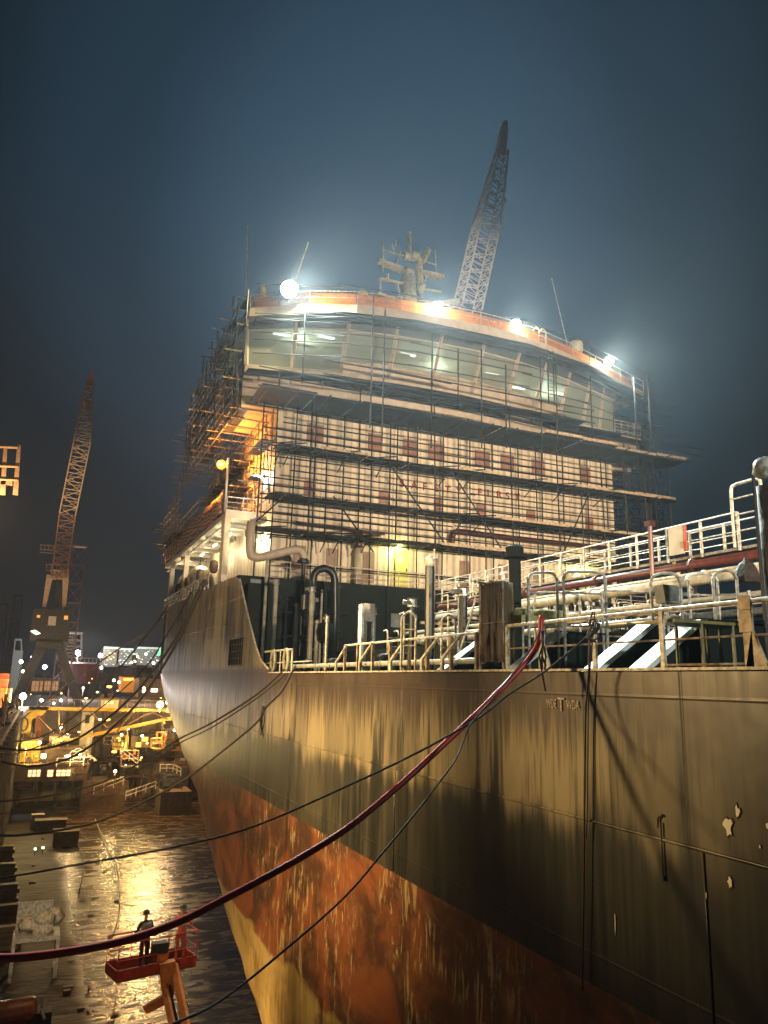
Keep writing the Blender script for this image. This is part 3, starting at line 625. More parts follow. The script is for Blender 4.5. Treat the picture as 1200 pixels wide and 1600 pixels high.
for i in range(len(XS) - 1):
    a, b = XS[i], XS[i + 1]; zs_ = 20.95 if i < 2 or i > 7 else 21.75
    pan = MB().add([front(a + .02, 20.95), front(b - .02, 20.95), front(b - .02, zs_), front(a + .02, zs_)], [(0, 1, 2, 3)]) if zs_ > 21 else None
    if pan: pan.build('sill_panel', cream, wheel)
    gm = MB().add([front(a + .15, zs_), front(b - .15, zs_), front(b - .15, 23.7), front(a + .15, 23.7)], [(0, 1, 2, 3)]).build('window', GLASS, wheel)
    k = MB(); dv = Vector((0, -.06, 0))
    k.tube(front(a, 20.95) + dv, front(a, 24.3) + dv, .15, 4); k.tube(front(a, zs_ + .03) + dv, front(b, zs_ + .03) + dv, .05, 4); k.tube(front(a, 23.72) + dv, front(b, 23.72) + dv, .06, 4)
    k.build('frame', cream, gm)
    MB().add([front(a, 23.76) + dv, front(b, 23.76) + dv, front(b, 24.42) + dv, front(a, 24.42) + dv], [(0, 1, 2, 3)]).build('header', mat('header_shade', (.07, .085, .10), .6), wheel)  # eave shade put into the dark header colour
for j in range(3):
    y0 = 49.4 + j * 2.3; gm = MB().add([(10.52, y0, 21.2), (10.52, y0 + 2.1, 21.2), (10.40, y0 + 2.1, 23.9), (10.40, y0, 23.9)], [(0, 1, 2, 3)]).build('window', GLASS, wheel)
    MB().box((10.42, y0 + 2.12, 21.2), (10.56, y0 + 2.28, 23.9)).build('frame', cream, gm)
k = MB()  # ceiling strip lamps and dark slabs inside
for x, y in ((12.5, 49.5), (15.5, 48.5), (22, 48.6), (29.5, 49.0), (36.8, 50), (33.0, 50.5)): k.box((x, y, 23.95), (x + 1.2, y + .18, 24.05))
k.build('ceiling_lamp', e_tube, wheel)
lamp('wheelhouse_light', 'POINT', (15, 51, 23.5), 420, (0.78, 1.0, 0.86), size=.3); lamp('wheelhouse_light', 'POINT', (26, 50.5, 23.5), 420, (0.78, 1.0, 0.86), size=.3); lamp('wheelhouse_light', 'POINT', (37, 51.5, 23.5), 420, (0.78, 1.0, 0.86), size=.3)
k = MB()
for x, w_, z_ in ((12.2, 3.4, 23.4), (15.0, 3.0, 22.3), (20.5, 2.0, 23.5), (24.2, 3.2, 21.95), (28.5, 2.2, 23.3), (33.2, 2.6, 22.4), (37.6, 1.8, 23.3)): k.box((x, yb(x) + .9, z_), (x + w_, yb(x) + 1.05, z_ + .2))
k.build('window_slab', mat('slab_dark', (.06, .07, .07), .6), wheel)
k = MB()
for i in range(9): x = 13 + i * 3.1; k.box((x, 50.5, 20.5), (x + U(.8, 1.8), 51.3, 21.6 + U(0, .5)))
k.build('console', mat('console_grey', (.2, .24, .22), .5), wheel)
# roof: ceiling slab, cream fascia, orange parapet
rf = MB(); E_ = [(x, yt(x) - .35) for x in XT]
E0 = 24.55
rf.add([(x, y, 24.42) for x, y in E_] + [(x, 57, 24.42) for x, _ in E_], [(i, i + 1, n + i + 1, n + i) for i in range(n - 1)])
rf.add([(x, y, 24.98) for x, y in E_] + [(x, 57, 24.98) for x, _ in E_], [(i, n + i, n + i + 1, i + 1) for i in range(n - 1)])
rf.add([(x, y, 24.42) for x, y in E_] + [(x, y - .12, 24.98) for x, y in E_], [(i, n + i, n + i + 1, i + 1) for i in range(n - 1)])
rf.add([(10.5, 48.65, 24.42), (10.5, 57, 24.42), (10.5, 57, 24.98), (10.5, 48.53, 24.98)], [(0, 1, 2, 3)]); rf.add([(45, 48.65, 24.42), (45, 57, 24.42), (45, 57, 24.98), (45, 48.53, 24.98)], [(0, 3, 2, 1)])
roof = rf.build('roof', cream, wheel)
k = MB(); P0 = [(10.9, 48.9)] + [(x, yt(x) - .12) for x in XT[1:-1]] + [(44.0, 48.8)]
m_ = len(P0)
k.add([(x, y, 24.985) for x, y in P0] + [(x, y + .35, 26.15) for x, y in P0] + [(x, y + 6, 26.3) for x, y in P0], [(i, m_ + i, m_ + i + 1, i + 1) for i in range(m_ - 1)] + [(m_ + i, 2 * m_ + i, 2 * m_ + i + 1, m_ + i + 1) for i in range(m_ - 1)])
k.build('orange_parapet', orange_deck, roof)
railing('roof_railing', railm, ship, [(x, y - .1, 25.0) for x, y in E_], 0.95, 2.2, 0.022, 1)
# cream skirt below the wheelhouse with brackets
k = MB()
k.add([(x, yb(x) + .75, 18.4) for x in XT] + [(x, yb(x) + .35, 20.44) for x in XT], [(i, i + 1, n + i + 1, n + i) for i in range(n - 1)]); k.build('front_skirt', cream, wheel)
k = MB()
for i in range(16): x = 11.5 + i * 2.15; k.prism([(x, yb(x) - .04, 20.44), (x, yb(x) + .6, 20.44), (x, yb(x) + .66, 19.5)], (.1, 0, 0))
k.build('bracket', cream, wheel)
k = MB(); k.box((10.6, 49.8, 18.41), (13.0, 56, 20.44)); k.build('wing_support', cream, wheel)
k = MB(); k.box((42.0, 50.0, 18.0), (44.5, 52, 20.44)); k.prism([(41.7, 49.6, 18.4), (45, 49.6, 20.4), (41.7, 49.6, 20.4)], (0, .3, 0)); k.build('wing_support', cream, wheel)
railing('wing_railing', railm, ship, [(42.1, 49.0, 20.96), (45, 49.15, 20.96), (45, 54, 20.96)], 1.15, .8, 0.035, 3)
k = MB(); k.box((42.0, 49.3, 20.5), (45, 56.3, 20.94)); k.build('wing_floor', cream, wheel)
# upper house, mast
k = MB(); k.box((19, 52.5, 26.06), (36, 62, 28.2)); k.build('upper_house', orange_deck, ship)
mast = MB(); mast.tube((25.6, 55, 26.0), (25.5, 55, 34.4), .95, 10, .62); mast.lathe((25.5, 55, 34.4), [(.62, 0), (.5, .5), (.2, .9)], 10)
mast = mast.build('mast', white, ship, True)
def at55(px, py): return aY(px, py, 55)
k = MB()
for a, b in (((588, 410), (624, 423)), ((655, 428), (688, 435)), ((586, 462), (630, 478)), ((655, 480), (710, 472))):
    p, q = at55(*a), at55(*b); k.prism([(p.x, 54.2, p.z), (q.x, 54.2, q.z), (q.x, 54.2, q.z - .32), (p.x, 54.2, p.z - .2)], (0, .7, 0))
k.build('platform', white, mast)
k = MB()
def seg(a, b, r, yy=54.5): p = aY(a[0], a[1], yy); q = aY(b[0], b[1], yy); k.tube(p, q, r, 6)
for a, b, r in (((598, 378), (598, 425), .07), ((598, 391), (632, 400), .07), ((612, 378), (616, 395), .06), ((618, 375), (618, 384), .1), ((626, 392), (619, 414), .06), ((680, 390), (682, 430), .06), ((650, 404), (681, 414), .06), ((594, 435), (594, 458), .08), ((594, 435), (630, 443), .12), ((621, 443), (624, 462), .08), ((664, 440), (667, 430), .06), ((606, 428), (605, 440), .12), ((640, 362), (640, 400), .16), ((655, 405), (657, 455), .30), ((660, 410), (670, 390), .26), ((664, 452), (690, 456), .1), ((648, 456), (640, 466), .2), ((631, 400), (648, 402), .35)): seg(a, b, r)
k.build('antenna_frame', white, mast)
k = MB(); seg((655, 456), (661, 445), .35, 54.0); seg((645, 395), (650, 405), .5, 54.3); k.build('radar_unit', white, mast, True)

# ------------------------------------------------------------------ floodlights and fittings on the bridge roof
random.seed(21)
def floodlight(label, px, py, y, rad, power):
    c = aY(px, py, y); t = thing('floodlight', label, 'floodlight', (c.x, c.y + .3, 25.0), 'floodlights along the bridge roof edge')
    ax = Vector((-0.28, -0.90, -0.30)).normalized()
    MB().lathe(c - ax * -.0, [(rad * .55, -.45), (rad * .8, -.3), (rad * 1.12, -.02), (rad * 1.12, .02)], 12, ax).build('housing', black, t)
    MB().lathe(c, [(rad, .03), (rad * .8, .09), (rad * .3, .13)], 16, ax).build('lens', e_cool, t, True)
    MB().tube((c.x, c.y + .3, 25.0), c - ax * .35, .05).tube(c - ax * .35 + Vector((-.3, 0, 0)), c - ax * .35 + Vector((.3, 0, 0)), .04).build('bracket', steel, t)
    lamp('flood_light', 'SPOT', c + ax * .25, power, COOL, c + Vector((.42 if px < 500 else .1, -.72, -.52)) * 20, 0.2, 100 if px < 500 else 120, 0.5)
    lamp('flood_glow_light', 'POINT', c + ax * .3 + Vector((0, -.1, .12)), power * 0.036, (1, .86, .42), size=0.15)
floodlight('biggest and brightest floodlight at the left end of the bridge roof', 452, 452, 46.2, .56, 82000)
floodlight('small bright floodlight on the roof edge beside the mast', 681, 480, 44.6, .34, 44000)
floodlight('bright floodlight on the roof edge right of the tall crane boom', 806, 508, 45.0, .42, 64000)
floodlight('bright floodlight lowest on the right end of the bridge roof', 951, 565, 47.0, .38, 52000)
def dome(label, px, py, y, r, h_, base, m1=wrap):
    c = aY(px, py, y); t = thing('covered_dome', label, 'antenna dome', (c.x, c.y, base))
    MB().lathe((c.x, c.y, c.z), [(r * .8, -h_ / 2), (r, -h_ * .2), (r, h_ * .2), (r * .8, h_ * .45), (r * .3, h_ * .5)], 10).build('cover', m1, t, True)
    MB().lathe((c.x, c.y, base), [(r * 1.0, 0), (r * .8, c.z - h_ / 2 - base)], 10).build('base', orange_deck, t)
dome('wrapped pale dome on an orange base left of the mast', 567, 463, 50, .42, .8, 26.04)
dome('darker round dome just left of the wrapped dome', 539, 466, 50, .45, .75, 26.04, brownst)
dome('half hidden wrapped dome near the right end of the roof', 900, 543, 50, .62, 1.1, 26.04)
dome('small pale dome at the far left of the roof', 410, 456, 50, .3, .8, 26.04)
def whip(label, a, b, y, r=.03, m=white):
    p = aY(a[0], a[1], y); q = aY(b[0], b[1], y); t = MB().tube(p, q, r, 5).build('whip_antenna', m, None, label=label, category='antenna'); return t
whip('long thin whip antenna left of the brightest floodlight', (384, 462), (387, 352), 50)
whip('slanting whip antenna on the roof behind the right dome', (888, 545), (862, 435), 50)
whip('slanting pale pole just right of the brightest floodlight', (462, 436), (482, 378), 47, .05)
lad = thing('roof_ladder', 'small pale ladder hooked over the roof edge right of the third floodlight', 'ladder', aY(832, 552, 45.2))
k = MB()
for dx in (0, .55): k.path([(31.6 + dx, 44.7, 24.4), (31.6 + dx, 44.65, 26.2), (31.6 + dx, 45.0, 26.6), (31.6 + dx, 45.6, 26.5), (31.6 + dx, 45.8, 26.0)], .04)
k.build('rail', white, lad); k = MB()
for i in range(6): k.tube((31.6, 44.68, 24.5 + i * .32), (32.15, 44.68, 24.5 + i * .32), .025)
k.build('rung', white, lad)

# ------------------------------------------------------------------ scaffolding
tubelit = mat('scaffold_steel_lit', (0.30, 0.26, 0.20), 0.45, 0.3, 0.5, 6, col2=(0.12, 0.09, 0.06))  # paler copy of the scaffold steel, lamp light put into the colour
def scaffold(label, base, std, led, decks, braces, rungs=(), toes=(), sm=None):
    steel = sm or globals()['steel']
    t = thing('scaffold', label, 'scaffold', base)
    def many(name, items, fn, m):
        for it in items[:96]: fn(MB(), it).build(name, m, t)
        if items[96:]:
            k = MB()
            for it in items[96:]: fn(k, it)
            k.build(name, m, t, kind='stuff')
    tube_ = lambda k, i: k.tube(i[0], i[1], .050 if len(i) < 3 else i[2] * 1.25, 6)
    many('standard', std, tube_, steel); many('ledger', led, tube_, steel)
    many('platform', decks, lambda k, d: k.prism(d[0], (0, 0, -d[1])), plank)
    many('toe_board', list(toes), lambda k, d: k.prism(d, (0, 0, .20)), toeb)
    many('brace', braces, tube_, steel); many('rung', list(rungs), tube_, steel)
    return t
def V(*a): return Vector(a)
std, led, dk, br, toes = [], [], [], [], []
XG = [11.9, 14.2, 15.6, 17.7, 19.9, 21.6, 23.4, 25.5, 27.7, 29.8, 31.9, 34.0, 36.2, 38.3, 40.4, 42.4]
for i, x in enumerate(XG):
    for y in (48.3, 47.0):
        xx = x + U(-.15, .15) + (.5 if y < 48 else 0); ztop = 18.8 if (y > 48 or i % 3) else 20.2
        if y > 48: std.append((V(xx, y, 6.36), V(xx + U(-.1, .1), y, ztop)))
        else: std.append((V(xx, y - .3, .34 if i % 4 == 0 else 8.8), V(xx + U(-.1, .1), y, ztop)))
for zc in (9.4, 11.75, 15.05):
    for y in (48.3, 47.0):
        for dz in ((-.12,) if y > 48 else (-.12, .5, 1.02)):
            x0 = 11.6; led.append((V(x0, y, zc + dz), V(27.5, y, zc + dz + U(-.03, .03)))); led.append((V(27.2, y + .06, zc + dz + .03), V(43.0 + U(-1, 1), y, zc + dz + U(-.05, .05))))
for zc in (7.4, 10.9, 13.4, 14.2, 16.6, 17.4):
    for y in ((47.0,) if zc > 10 else (48.3,)):
        a = 12 + U(0, 2); led.append((V(a, y, zc), V(a + U(12, 16), y, zc + U(-.05, .05)))); led.append((V(26 + U(-1, 1), y - .05, zc + .04), V(43 + U(-1, .6), y, zc + U(-.05, .05))))
for zc, x0, x1 in ((9.4, 11.2, 41.5), (11.75, 12.2, 44.0), (15.05, 12.6, 44.6)):
    x = x0
    while x < x1 - 1:
        w = U(2.6, 4.2); e_ = min(x + w, x1); dz = U(-.04, .05)
        for j in range(5):
            ya = 46.75 + j * .31; dk.append(([(x, ya, zc + dz), (e_ - .06, ya, zc + dz + U(-.02, .02)), (e_ - .06, ya + .28, zc + dz), (x, ya + .28, zc + dz)], .05))
        if R() < (.12 if x < 27 else .5): toes.append([(x, 46.68, zc + .02), (e_ - .1, 46.68, zc + .02), (e_ - .1, 46.72, zc + .02), (x, 46.72, zc + .02)])
        x = e_
    for i in range(16): xx = x0 + (x1 - x0) * (i + .5) / 16; br.append((V(xx, 46.3 + U(-.3, .3), zc - .1), V(xx + U(-.1, .1), 48.7, zc - .1)))
for i in range(26):
    x = U(12, 42); zc = random.choice((9.4, 11.75, 15.05)); w = U(1.5, 3.8); y_ = U(46.9, 47.8); dk.append(([(x, y_, zc + .14), (x + w, y_ + U(-.2, .2), zc + .14), (x + w, y_ + .3, zc + .14), (x, y_ + .3, zc + .14)], .09))
for i in range(22):
    x = U(12, 42); zc = random.choice((9.3, 11.65, 14.95)); br.append((V(x, 46.4, zc), V(x + U(-.2, .2), 48.3, zc - .9), .035)); br.append((V(x + .8, 46.2, zc + .2), V(x - .7, 47.6, zc + .25), .035))
for a, b in (((20.5, 46.9, 14.8), (25.2, 46.9, 9.2)), ((25.4, 46.85, 14.8), (29.8, 46.85, 9.2)), ((37.6, 46.9, 14.9), (34.6, 46.9, 9.2)), ((13.2, 46.9, 11.6), (10.9, 46.9, 9.2)), ((41.6, 46.9, 11.5), (39.6, 46.9, 6.4)), ((16.5, 46.9, 12), (19.5, 46.9, 8.5))): br.append((V(*a), V(*b), .045))
scaffold('wide tube scaffold covering the cream house front below the bridge', (27.5, 47.7, 6.34), std, led, dk, br, (), toes)
# broad platform hung under the wheelhouse
std, led, dk, br, toes = [], [], [], [], []
x = 10.9
while x < 46:
    w = U(3, 4.6); e_ = min(x + w, 46.8); zc = 18.3 + U(-.05, .07); y0 = 45.2 + (0.6 if x > 36 else 0) + U(-.2, .2)
    ny = 12 if x < 36 else 10
    for j in range(ny):
        ya = y0 + j * (48.75 - y0) / ny; dk.append(([(x, ya, zc), (e_ - .05, ya, zc + U(-.02, .02)), (e_ - .05, ya + .27, zc), (x, ya + .27, zc)], .05))
    if x > 30: toes.append([(x, y0 - .06, zc + .02), (e_ - .12, y0 - .06, zc + .02), (e_ - .12, y0 - .01, zc + .02), (x, y0 - .01, zc + .02)])
    x = e_
for i in range(18): xx = 11.3 + i * 2.05; br.append((V(xx, 44.9, 18.2), V(xx + U(-.2, .2), 48.8, 18.18)))
for zz in (18.12, 18.85, 19.4):
    led.append((V(10.6, 45.1, zz), V(28, 45.0, zz + U(-.05, .05)))); led.append((V(27, 45.1, zz), V(48.5 if zz > 18.5 else 46.8, 45.6, zz + U(-.05, .05))))
led.append((V(10.6, 48.6, 18.1), V(46, 48.6, 18.15)))
# second hung level right below the windows
for x0, x1, zc, y0 in ((19.0, 36.0, 19.75, 44.9), (15.6, 24.0, 20.0, 45.6), (35.0, 41.0, 20.0, 46.6)):
    x = x0
    while x < x1 - .5:
        e_ = min(x + U(2.5, 4), x1); 
        for j in range(5): ya = y0 + j * .30; dk.append(([(x, ya, zc), (e_ - .05, ya, zc + U(-.03, .03)), (e_ - .05, ya + .27, zc), (x, ya + .27, zc)], .05))
        x = e_
    led.append((V(x0 - .6, y0 - .08, zc - .1), V(x1 + .6, y0 - .08, zc - .1), .05)); led.append((V(x0 - .6, y0 - .08, zc + .9), V(x1 + .6, y0 - .08, zc + .9)))
for i, (px, top, bot) in enumerate(((388, 452, 640), (478, 480, 600), (584, 460, 670), (602, 480, 690), (676, 475, 700), (716, 545, 640), (752, 545, 700), (790, 570, 700), (843, 520, 720), (868, 560, 690), (920, 530, 720), (990, 590, 740), (1012, 590, 740))):
    p = aY(px, top, 44.5 + (1.6 if px < 450 or px > 880 else 0)); q = aY(px, bot, p.y); std.append((p, V(p.x, p.y, q.z)))
for zz, ya in ((22.1, 44.35), (22.7, 44.3), (23.6, 44.3), (24.1, 44.25), (26.2, 44.4), (21.2, 44.6)):
    pts = [(11.0, 47.6), (16, 45.4), (21, ya), (30, ya - .05), (36, 45.2), (44.5, 48.0)]
    for a, b in zip(pts, pts[1:]): led.append((V(a[0] - .4, a[1] - .3, zz + U(-.1, .1)), V(b[0] + .4, b[1] - .3, zz + U(-.1, .1)), .03))
for a, b in zip(XT, XT[1:]):
    for j in range(3): dk.append(([(a, yb(a) - 1.15 + j * .33, 20.3), (b - .05, yb(b) - 1.15 + j * .33, 20.3), (b - .05, yb(b) - .85 + j * .33, 20.3), (a, yb(a) - .85 + j * .33, 20.3)], .06))  # plank row added to draw the dark shaded band under the sill
# bundles of boards under the eave
for zz in (24.28, 23.95):
    pts = [(10.9, 48.3), (16, 45.2), (21, 44.1), (30, 43.9), (36, 45.0), (44.5, 48.3)]
    for a, b in zip(pts, pts[1:]):
        for j in range(4 if zz > 24 else 2): dk.append(([(a[0], a[1] - .3 + j * .3, zz), (b[0], b[1] - .3 + j * .3, zz), (b[0], b[1] - .03 + j * .3, zz), (a[0], a[1] - .03 + j * .3, zz)], .05))
rg = []
for i in range(14): rg.append((V(31.9, 44.1, 20.4 + i * .28), V(32.4, 44.1, 20.4 + i * .28), .02))
std.append((V(31.9, 44.1, 20.2), V(31.9, 44.1, 24.4))); std.append((V(32.4, 44.1, 20.2), V(32.4, 44.1, 24.4)))
scaffold('hanging scaffold wrapped round the bridge windows on broad platforms', (28, 45.5, 18.2), std, led, dk, br, rg, toes)
# side scaffold at the left
std, led, dk, br = [], [], [], []
YG = [49.2 + i * 1.9 for i in range(13)]
for y in YG:
    for x in (10.2, 12.7):
        zt = (27.2 if x < 11 else 20.2) + U(-.8, .8); zb = 17.8 if (x < 11) else 11.35
        if y > 66: zt = 24
        if x < 11 and y < 50: zt = 20.3
        std.append((V(x + U(-.1, .1), y, zb + U(-1.2, .3)), V(x + U(-.1, .1), y + U(-.2, .2), zt)))
for zz in [11.9 + i * .72 for i in range(21)]:
    for x in (10.2, 12.7):
        if x < 11 and zz < 17.3: continue
        if x > 11 and zz > 20: continue
        a = 49 + U(-.4, 3); b = U(64, 73); led.append((V(x, a, zz), V(x, b, zz + U(-.15, .15))))
for zz in (13.9, 15.9, 17.9, 20.0, 22.0, 24.0, 26.0):
    for y in YG:
        if y > 62 and zz > 25: continue
        x0 = 9.6 if zz > 17 else 11.6
        br.append((V(x0 + U(-.6, .2), y + .1, zz), V(13.2, y + .1, zz + U(-.1, .1))))
    for y in YG[:-1]:
        if R() < .7:
            x0 = 10.3 if zz > 17 else 12.0
            for j in range(3): dk.append(([(x0 + j * .3, y, zz + .08), (x0 + j * .3 + .27, y, zz + .08), (x0 + j * .3 + .27, y + 1.8, zz + .08), (x0 + j * .3, y + 1.8, zz + .08)], .05))
for i in range(0, 12, 2): br.append((V(10.15, YG[i], 18), V(10.15, YG[i + 1], 26), .04)); br.append((V(12.75, YG[i], 12), V(12.75, YG[i + 1], 18), .04))
for i in range(12): z0 = 15 + U(0, 10); y0 = YG[i]; br.append((V(10.6, y0, z0), V(12.4, y0 + 1.2, z0 + U(1, 2.5))))
scaffold('dense tube scaffold climbing the left side of the bridge', (11.5, 60, 11.3), std, led, dk, br, sm=tubelit)
# tower scaffold on the right
std, led, dk, br, toes = [], [], [], [], []
for x, y, z1 in ((42.6, 48.6, 20), (44.3, 48.6, 20), (45.6, 48.4, 26.4), (47.2, 48.4, 18.9), (43.2, 50.5, 20), (45.0, 50.5, 24), (46.9, 50.8, 26.0), (48.2, 50.8, 25.6), (43.4, 49.4, 19), (44.9, 49.6, 22), (46.2, 49.8, 25), (47.6, 49.6, 20), (42.4, 51.6, 19), (44.0, 52.4, 19), (45.8, 52.6, 19), (47.4, 52.4, 20)): std.append((V(x, y, .35), V(x + U(-.1, .1), y, z1)))
for zz in [7 + i * .95 for i in range(20)]:
    x1 = 48.6 if zz > 17 else 47
    led.append((V(42.2, 48.5, zz), V(U(45.8, x1), 48.5, zz + U(-.06, .06)), .03)); led.append((V(U(42.2, 45), 50.6, zz + .2), V(48.3, 50.7, zz + .2), .03))
    led.append((V(42.3, 49.5, zz + .45), V(U(46, 48.4), 49.7, zz + .45), .03)); led.append((V(42.2, 52.4, zz + .1), V(47.6, 52.5, zz + .1), .03)); br.append((V(U(42.5, 47.5), 48.4, zz + .1), V(U(42.5, 47.5), 52.5, zz + .15), .03))
    if int(zz * 7) % 2: br.append((V(46.9, 48.4, zz), V(48.2, 50.8, zz + .9), .03)); br.append((V(44.3, 48.6, zz), V(45.0, 50.5, zz + .9), .03))
for zc, x0, x1 in ((15.3, 42.4, 46.9), (18.5, 42.4, 47.4), (11.9, 42.2, 46.5), (9.6, 42.2, 45.0)):
    for j in range(4): dk.append(([(x0, 47.3 + j * .3, zc), (x1, 47.3 + j * .3, zc), (x1, 47.57 + j * .3, zc), (x0, 47.57 + j * .3, zc)], .05))
    if zc > 11: toes.append([(x0, 47.22, zc + .02), (x1 - .3, 47.22, zc + .02), (x1 - .3, 47.27, zc + .02), (x0, 47.27, zc + .02)])
rg = [(V(44.2, 48.0, 8 + i * .3), V(44.65, 48.0, 8 + i * .3), .02) for i in range(30)]
std.append((V(44.2, 48.0, 7.5), V(44.2, 48.0, 17.5))); std.append((V(44.65, 48.0, 7.5), V(44.65, 48.0, 17.5)))
scaffold('dark open scaffold tower standing right of the bridge house', (45.5, 49.5, .34), std, led, dk, br, rg, toes)
# small stern scaffold
std, led, dk, br = [], [], [], []
for i in range(7): y = 70.5 + i * 1.5; std.append((V(10.0, y, 11.2), V(10.0 + U(-.3, .3), y + U(-.4, .4), 16.5 + U(-1, 1.6)))); std.append((V(11.6, y, 11.3), V(11.6, y, 15.5 + U(-1, 1))))
for zz in (12, 12.9, 13.6, 14.4, 15.2, 15.9): led.append((V(10, 69.5, zz), V(10, 80.5, zz + .1))); led.append((V(11.6, 69.5, zz), V(11.6, 80.5, zz)))
for i in range(7): y = 70.5 + i * 1.5; br += [(V(9.2 + U(-.4, .2), y, zz), V(12.2, y, zz)) for zz in (12.9, 14.4)]; dk.append(([(9.8, y, 13), (11.4, y, 13), (11.4, y + 1.4, 13), (9.8, y + 1.4, 13)], .05))
scaffold('small lit scaffold at the stern end of the netting rail', (10.8, 75, 11.3), std, led, dk, br, sm=tubelit)
# yellow lit frame with the amber lamp on the side scaffold
t = thing('amber_work_lamp', 'glowing amber work lamp fixed on the side scaffold', 'lamp', aX(346, 726, 10.9))
c = aX(346, 726, 10.6); MB().lathe(c, [(.15, -.26), (.34, -.12), (.34, .12), (.15, .26)], 12, (0.1, -1, 0)).build('lens', em('orange', (1.0, .25, .015), 5), t, True); MB().cbox(c + V(.0, .35, 0), (.5, .25, .4)).build('housing', black, t); MB().tube(c + V(0, .4, -.2), c + V(.6, .6, -1.0), .04).build('arm', steel, t)
lamp('amber_light', 'POINT', c + V(-.2, -.5, 0), 3600, (1, .36, .05), size=.2)
for px, py, x, lab in ((413, 745, 12.9, 'small white lamp on the house side wall below the scaffold'), (407, 845, 12.9, 'small warm lamp beside the cream pipe at the house corner')):
    c = aX(px, py, x); c = Vector((12.75, c.y if c.y < 52 else 51.0, c.z)); t = thing('wall_lamp', lab, 'lamp', c); MB().lathe(c, [(.05, -.12), (.13, -.06), (.13, .06), (.05, .12)], 10).build('bulb_cover', e_warm if py > 800 else e_white, t, True); MB().box((c.x + .1, c.y - .08, c.z - .08), (13.0, c.y + .08, c.z + .08)).build('bracket', black, t)
    lamp('wall_light', 'POINT', c + V(-.3, -.3, -.1), 320, (1, .9, .6) if py > 800 else (.9, .95, 1), size=.12)

# ------------------------------------------------------------------ deck outfit
random.seed(33)
DZ = 0.33
def dthing(name, label, cat, p, group=None): return thing(name, label, cat, (p[0], p[1], DZ), group)
# cream exhaust pipe with dark lower leg
def px_path(pts, y): return [aY(a, b, y) for a, b in pts]
t = thing('bent_cream_pipe', 'thick cream pipe bending out from the house and down to a dark riser', 'pipe', (15.5, 46.2, DZ))
MB().path(catmull([aY(412, 812, 49.5), aY(396, 815, 47.5), aY(392, 822, 46.2), aY(391, 862, 46.2), aY(397, 870, 46.2), aY(412, 870, 46.2), aY(455, 860, 46.2), aY(468, 860, 46.2), aY(474, 867, 46.2), aY(475, 874, 46.2)], 4), .27, 12).build('bent_section', cream, t, True)
a = aY(475, 873, 46.2); MB().lathe((a.x, a.y, DZ), [(.14, 0), (.14, a.z - DZ - .3), (.42, a.z - DZ - .28), (.42, a.z - DZ - .12), (.28, a.z - DZ - .05), (.28, a.z - DZ)], 12).build('riser', darkpipe, t)
# goose neck vent
t = thing('goose_neck_vent', 'tall dark goose neck vent pipe in front of the green bulkhead', 'vent', (18.0, 44.5, DZ))
pts = [aY(490, 935, 44.5)] + [aY(506 - 17 * cos(a), 905 - 17 * sin(a), 44.5) for a in (0, .5, 1, pi / 2, 2.1, 2.6, pi)] + [aY(523, 960, 44.5)]
q = pts[-1]; pts.append(Vector((q.x, q.y, DZ))); MB().path(pts, .24, 12).build('pipe', darkpipe, t, True)
q = pts[0]; MB().lathe((q.x, q.y, q.z - .1), [(.30, -.12), (.34, 0), (.30, .12)], 12).build('flange', glint, t)
def post(name, label, cat, px, top, y, w, m, cap=None, capm=glint, sq=False, base=DZ):
    p = aY(px, top, y); t = thing(name, label, cat, (p.x, y, base)); r = w / 2
    k = MB(); (k.box((p.x - r, y - r, base), (p.x + r, y + r, p.z)) if sq else k.tube((p.x, y, base), (p.x, y, p.z), r, 10)); k.build('post', m, t)
    if cap:
        k = MB()
        if cap == 'mush': k.lathe((p.x, y, p.z - .45), [(r * 1.1, 0), (r * 2.0, .05), (r * 2.0, .12), (r * 1.4, .14), (r * 1.5, .4), (r * 1.1, .46)], 14)
        elif cap == 'lamp': k.lathe((p.x, y, p.z), [(r * .8, 0), (r * 1.1, .08), (r * 1.1, .3), (r * .6, .4)], 10)
        elif cap == 'valve': k.lathe((p.x, y, p.z - .3), [(r * 1.6, 0), (r * 1.6, .06), (r * 1.2, .08), (r * 1.2, .26), (r * 1.7, .3)], 10); k.tube((p.x - r * 3, y, p.z - .15), (p.x, y, p.z - .15), r * .7, 8)
        elif cap == 'box': k.cbox((p.x + r, y, p.z - .35), (.55, .5, .8))
        k.build('head', capm, t)
    return t
post('valve_post', 'pale pipe post with a boxy valve head by the green bulkhead', 'pipe post', 567, 945, 32, .42, glint, 'box')
post('valve_post', 'thin pale pipe standing right of the boxy valve post', 'pipe post', 584, 950, 32, .20, glint, 'valve')
post('valve_post', 'short pale pipe below the goose neck vent', 'pipe post', 512, 962, 36, .16, glint, 'valve')
post('pipe_riser', 'lit slim pipe riser left of the bent cream pipe', 'pipe post', 432, 905, 45, .28, palepipe, 'valve')
post('pipe_riser', 'slim pipe riser behind the bulwark slope', 'pipe post', 418, 870, 46.2, .2, palepipe)
post('pipe_riser', 'short yellowish pipe left of the goose neck vent', 'pipe post', 488, 917, 43.5, .30, palepipe, 'valve')
t = thing('pipe_manifold', 'dark cluster of pipes and valves standing against the green bulkhead', 'manifold', (14.6, 45.2, DZ))
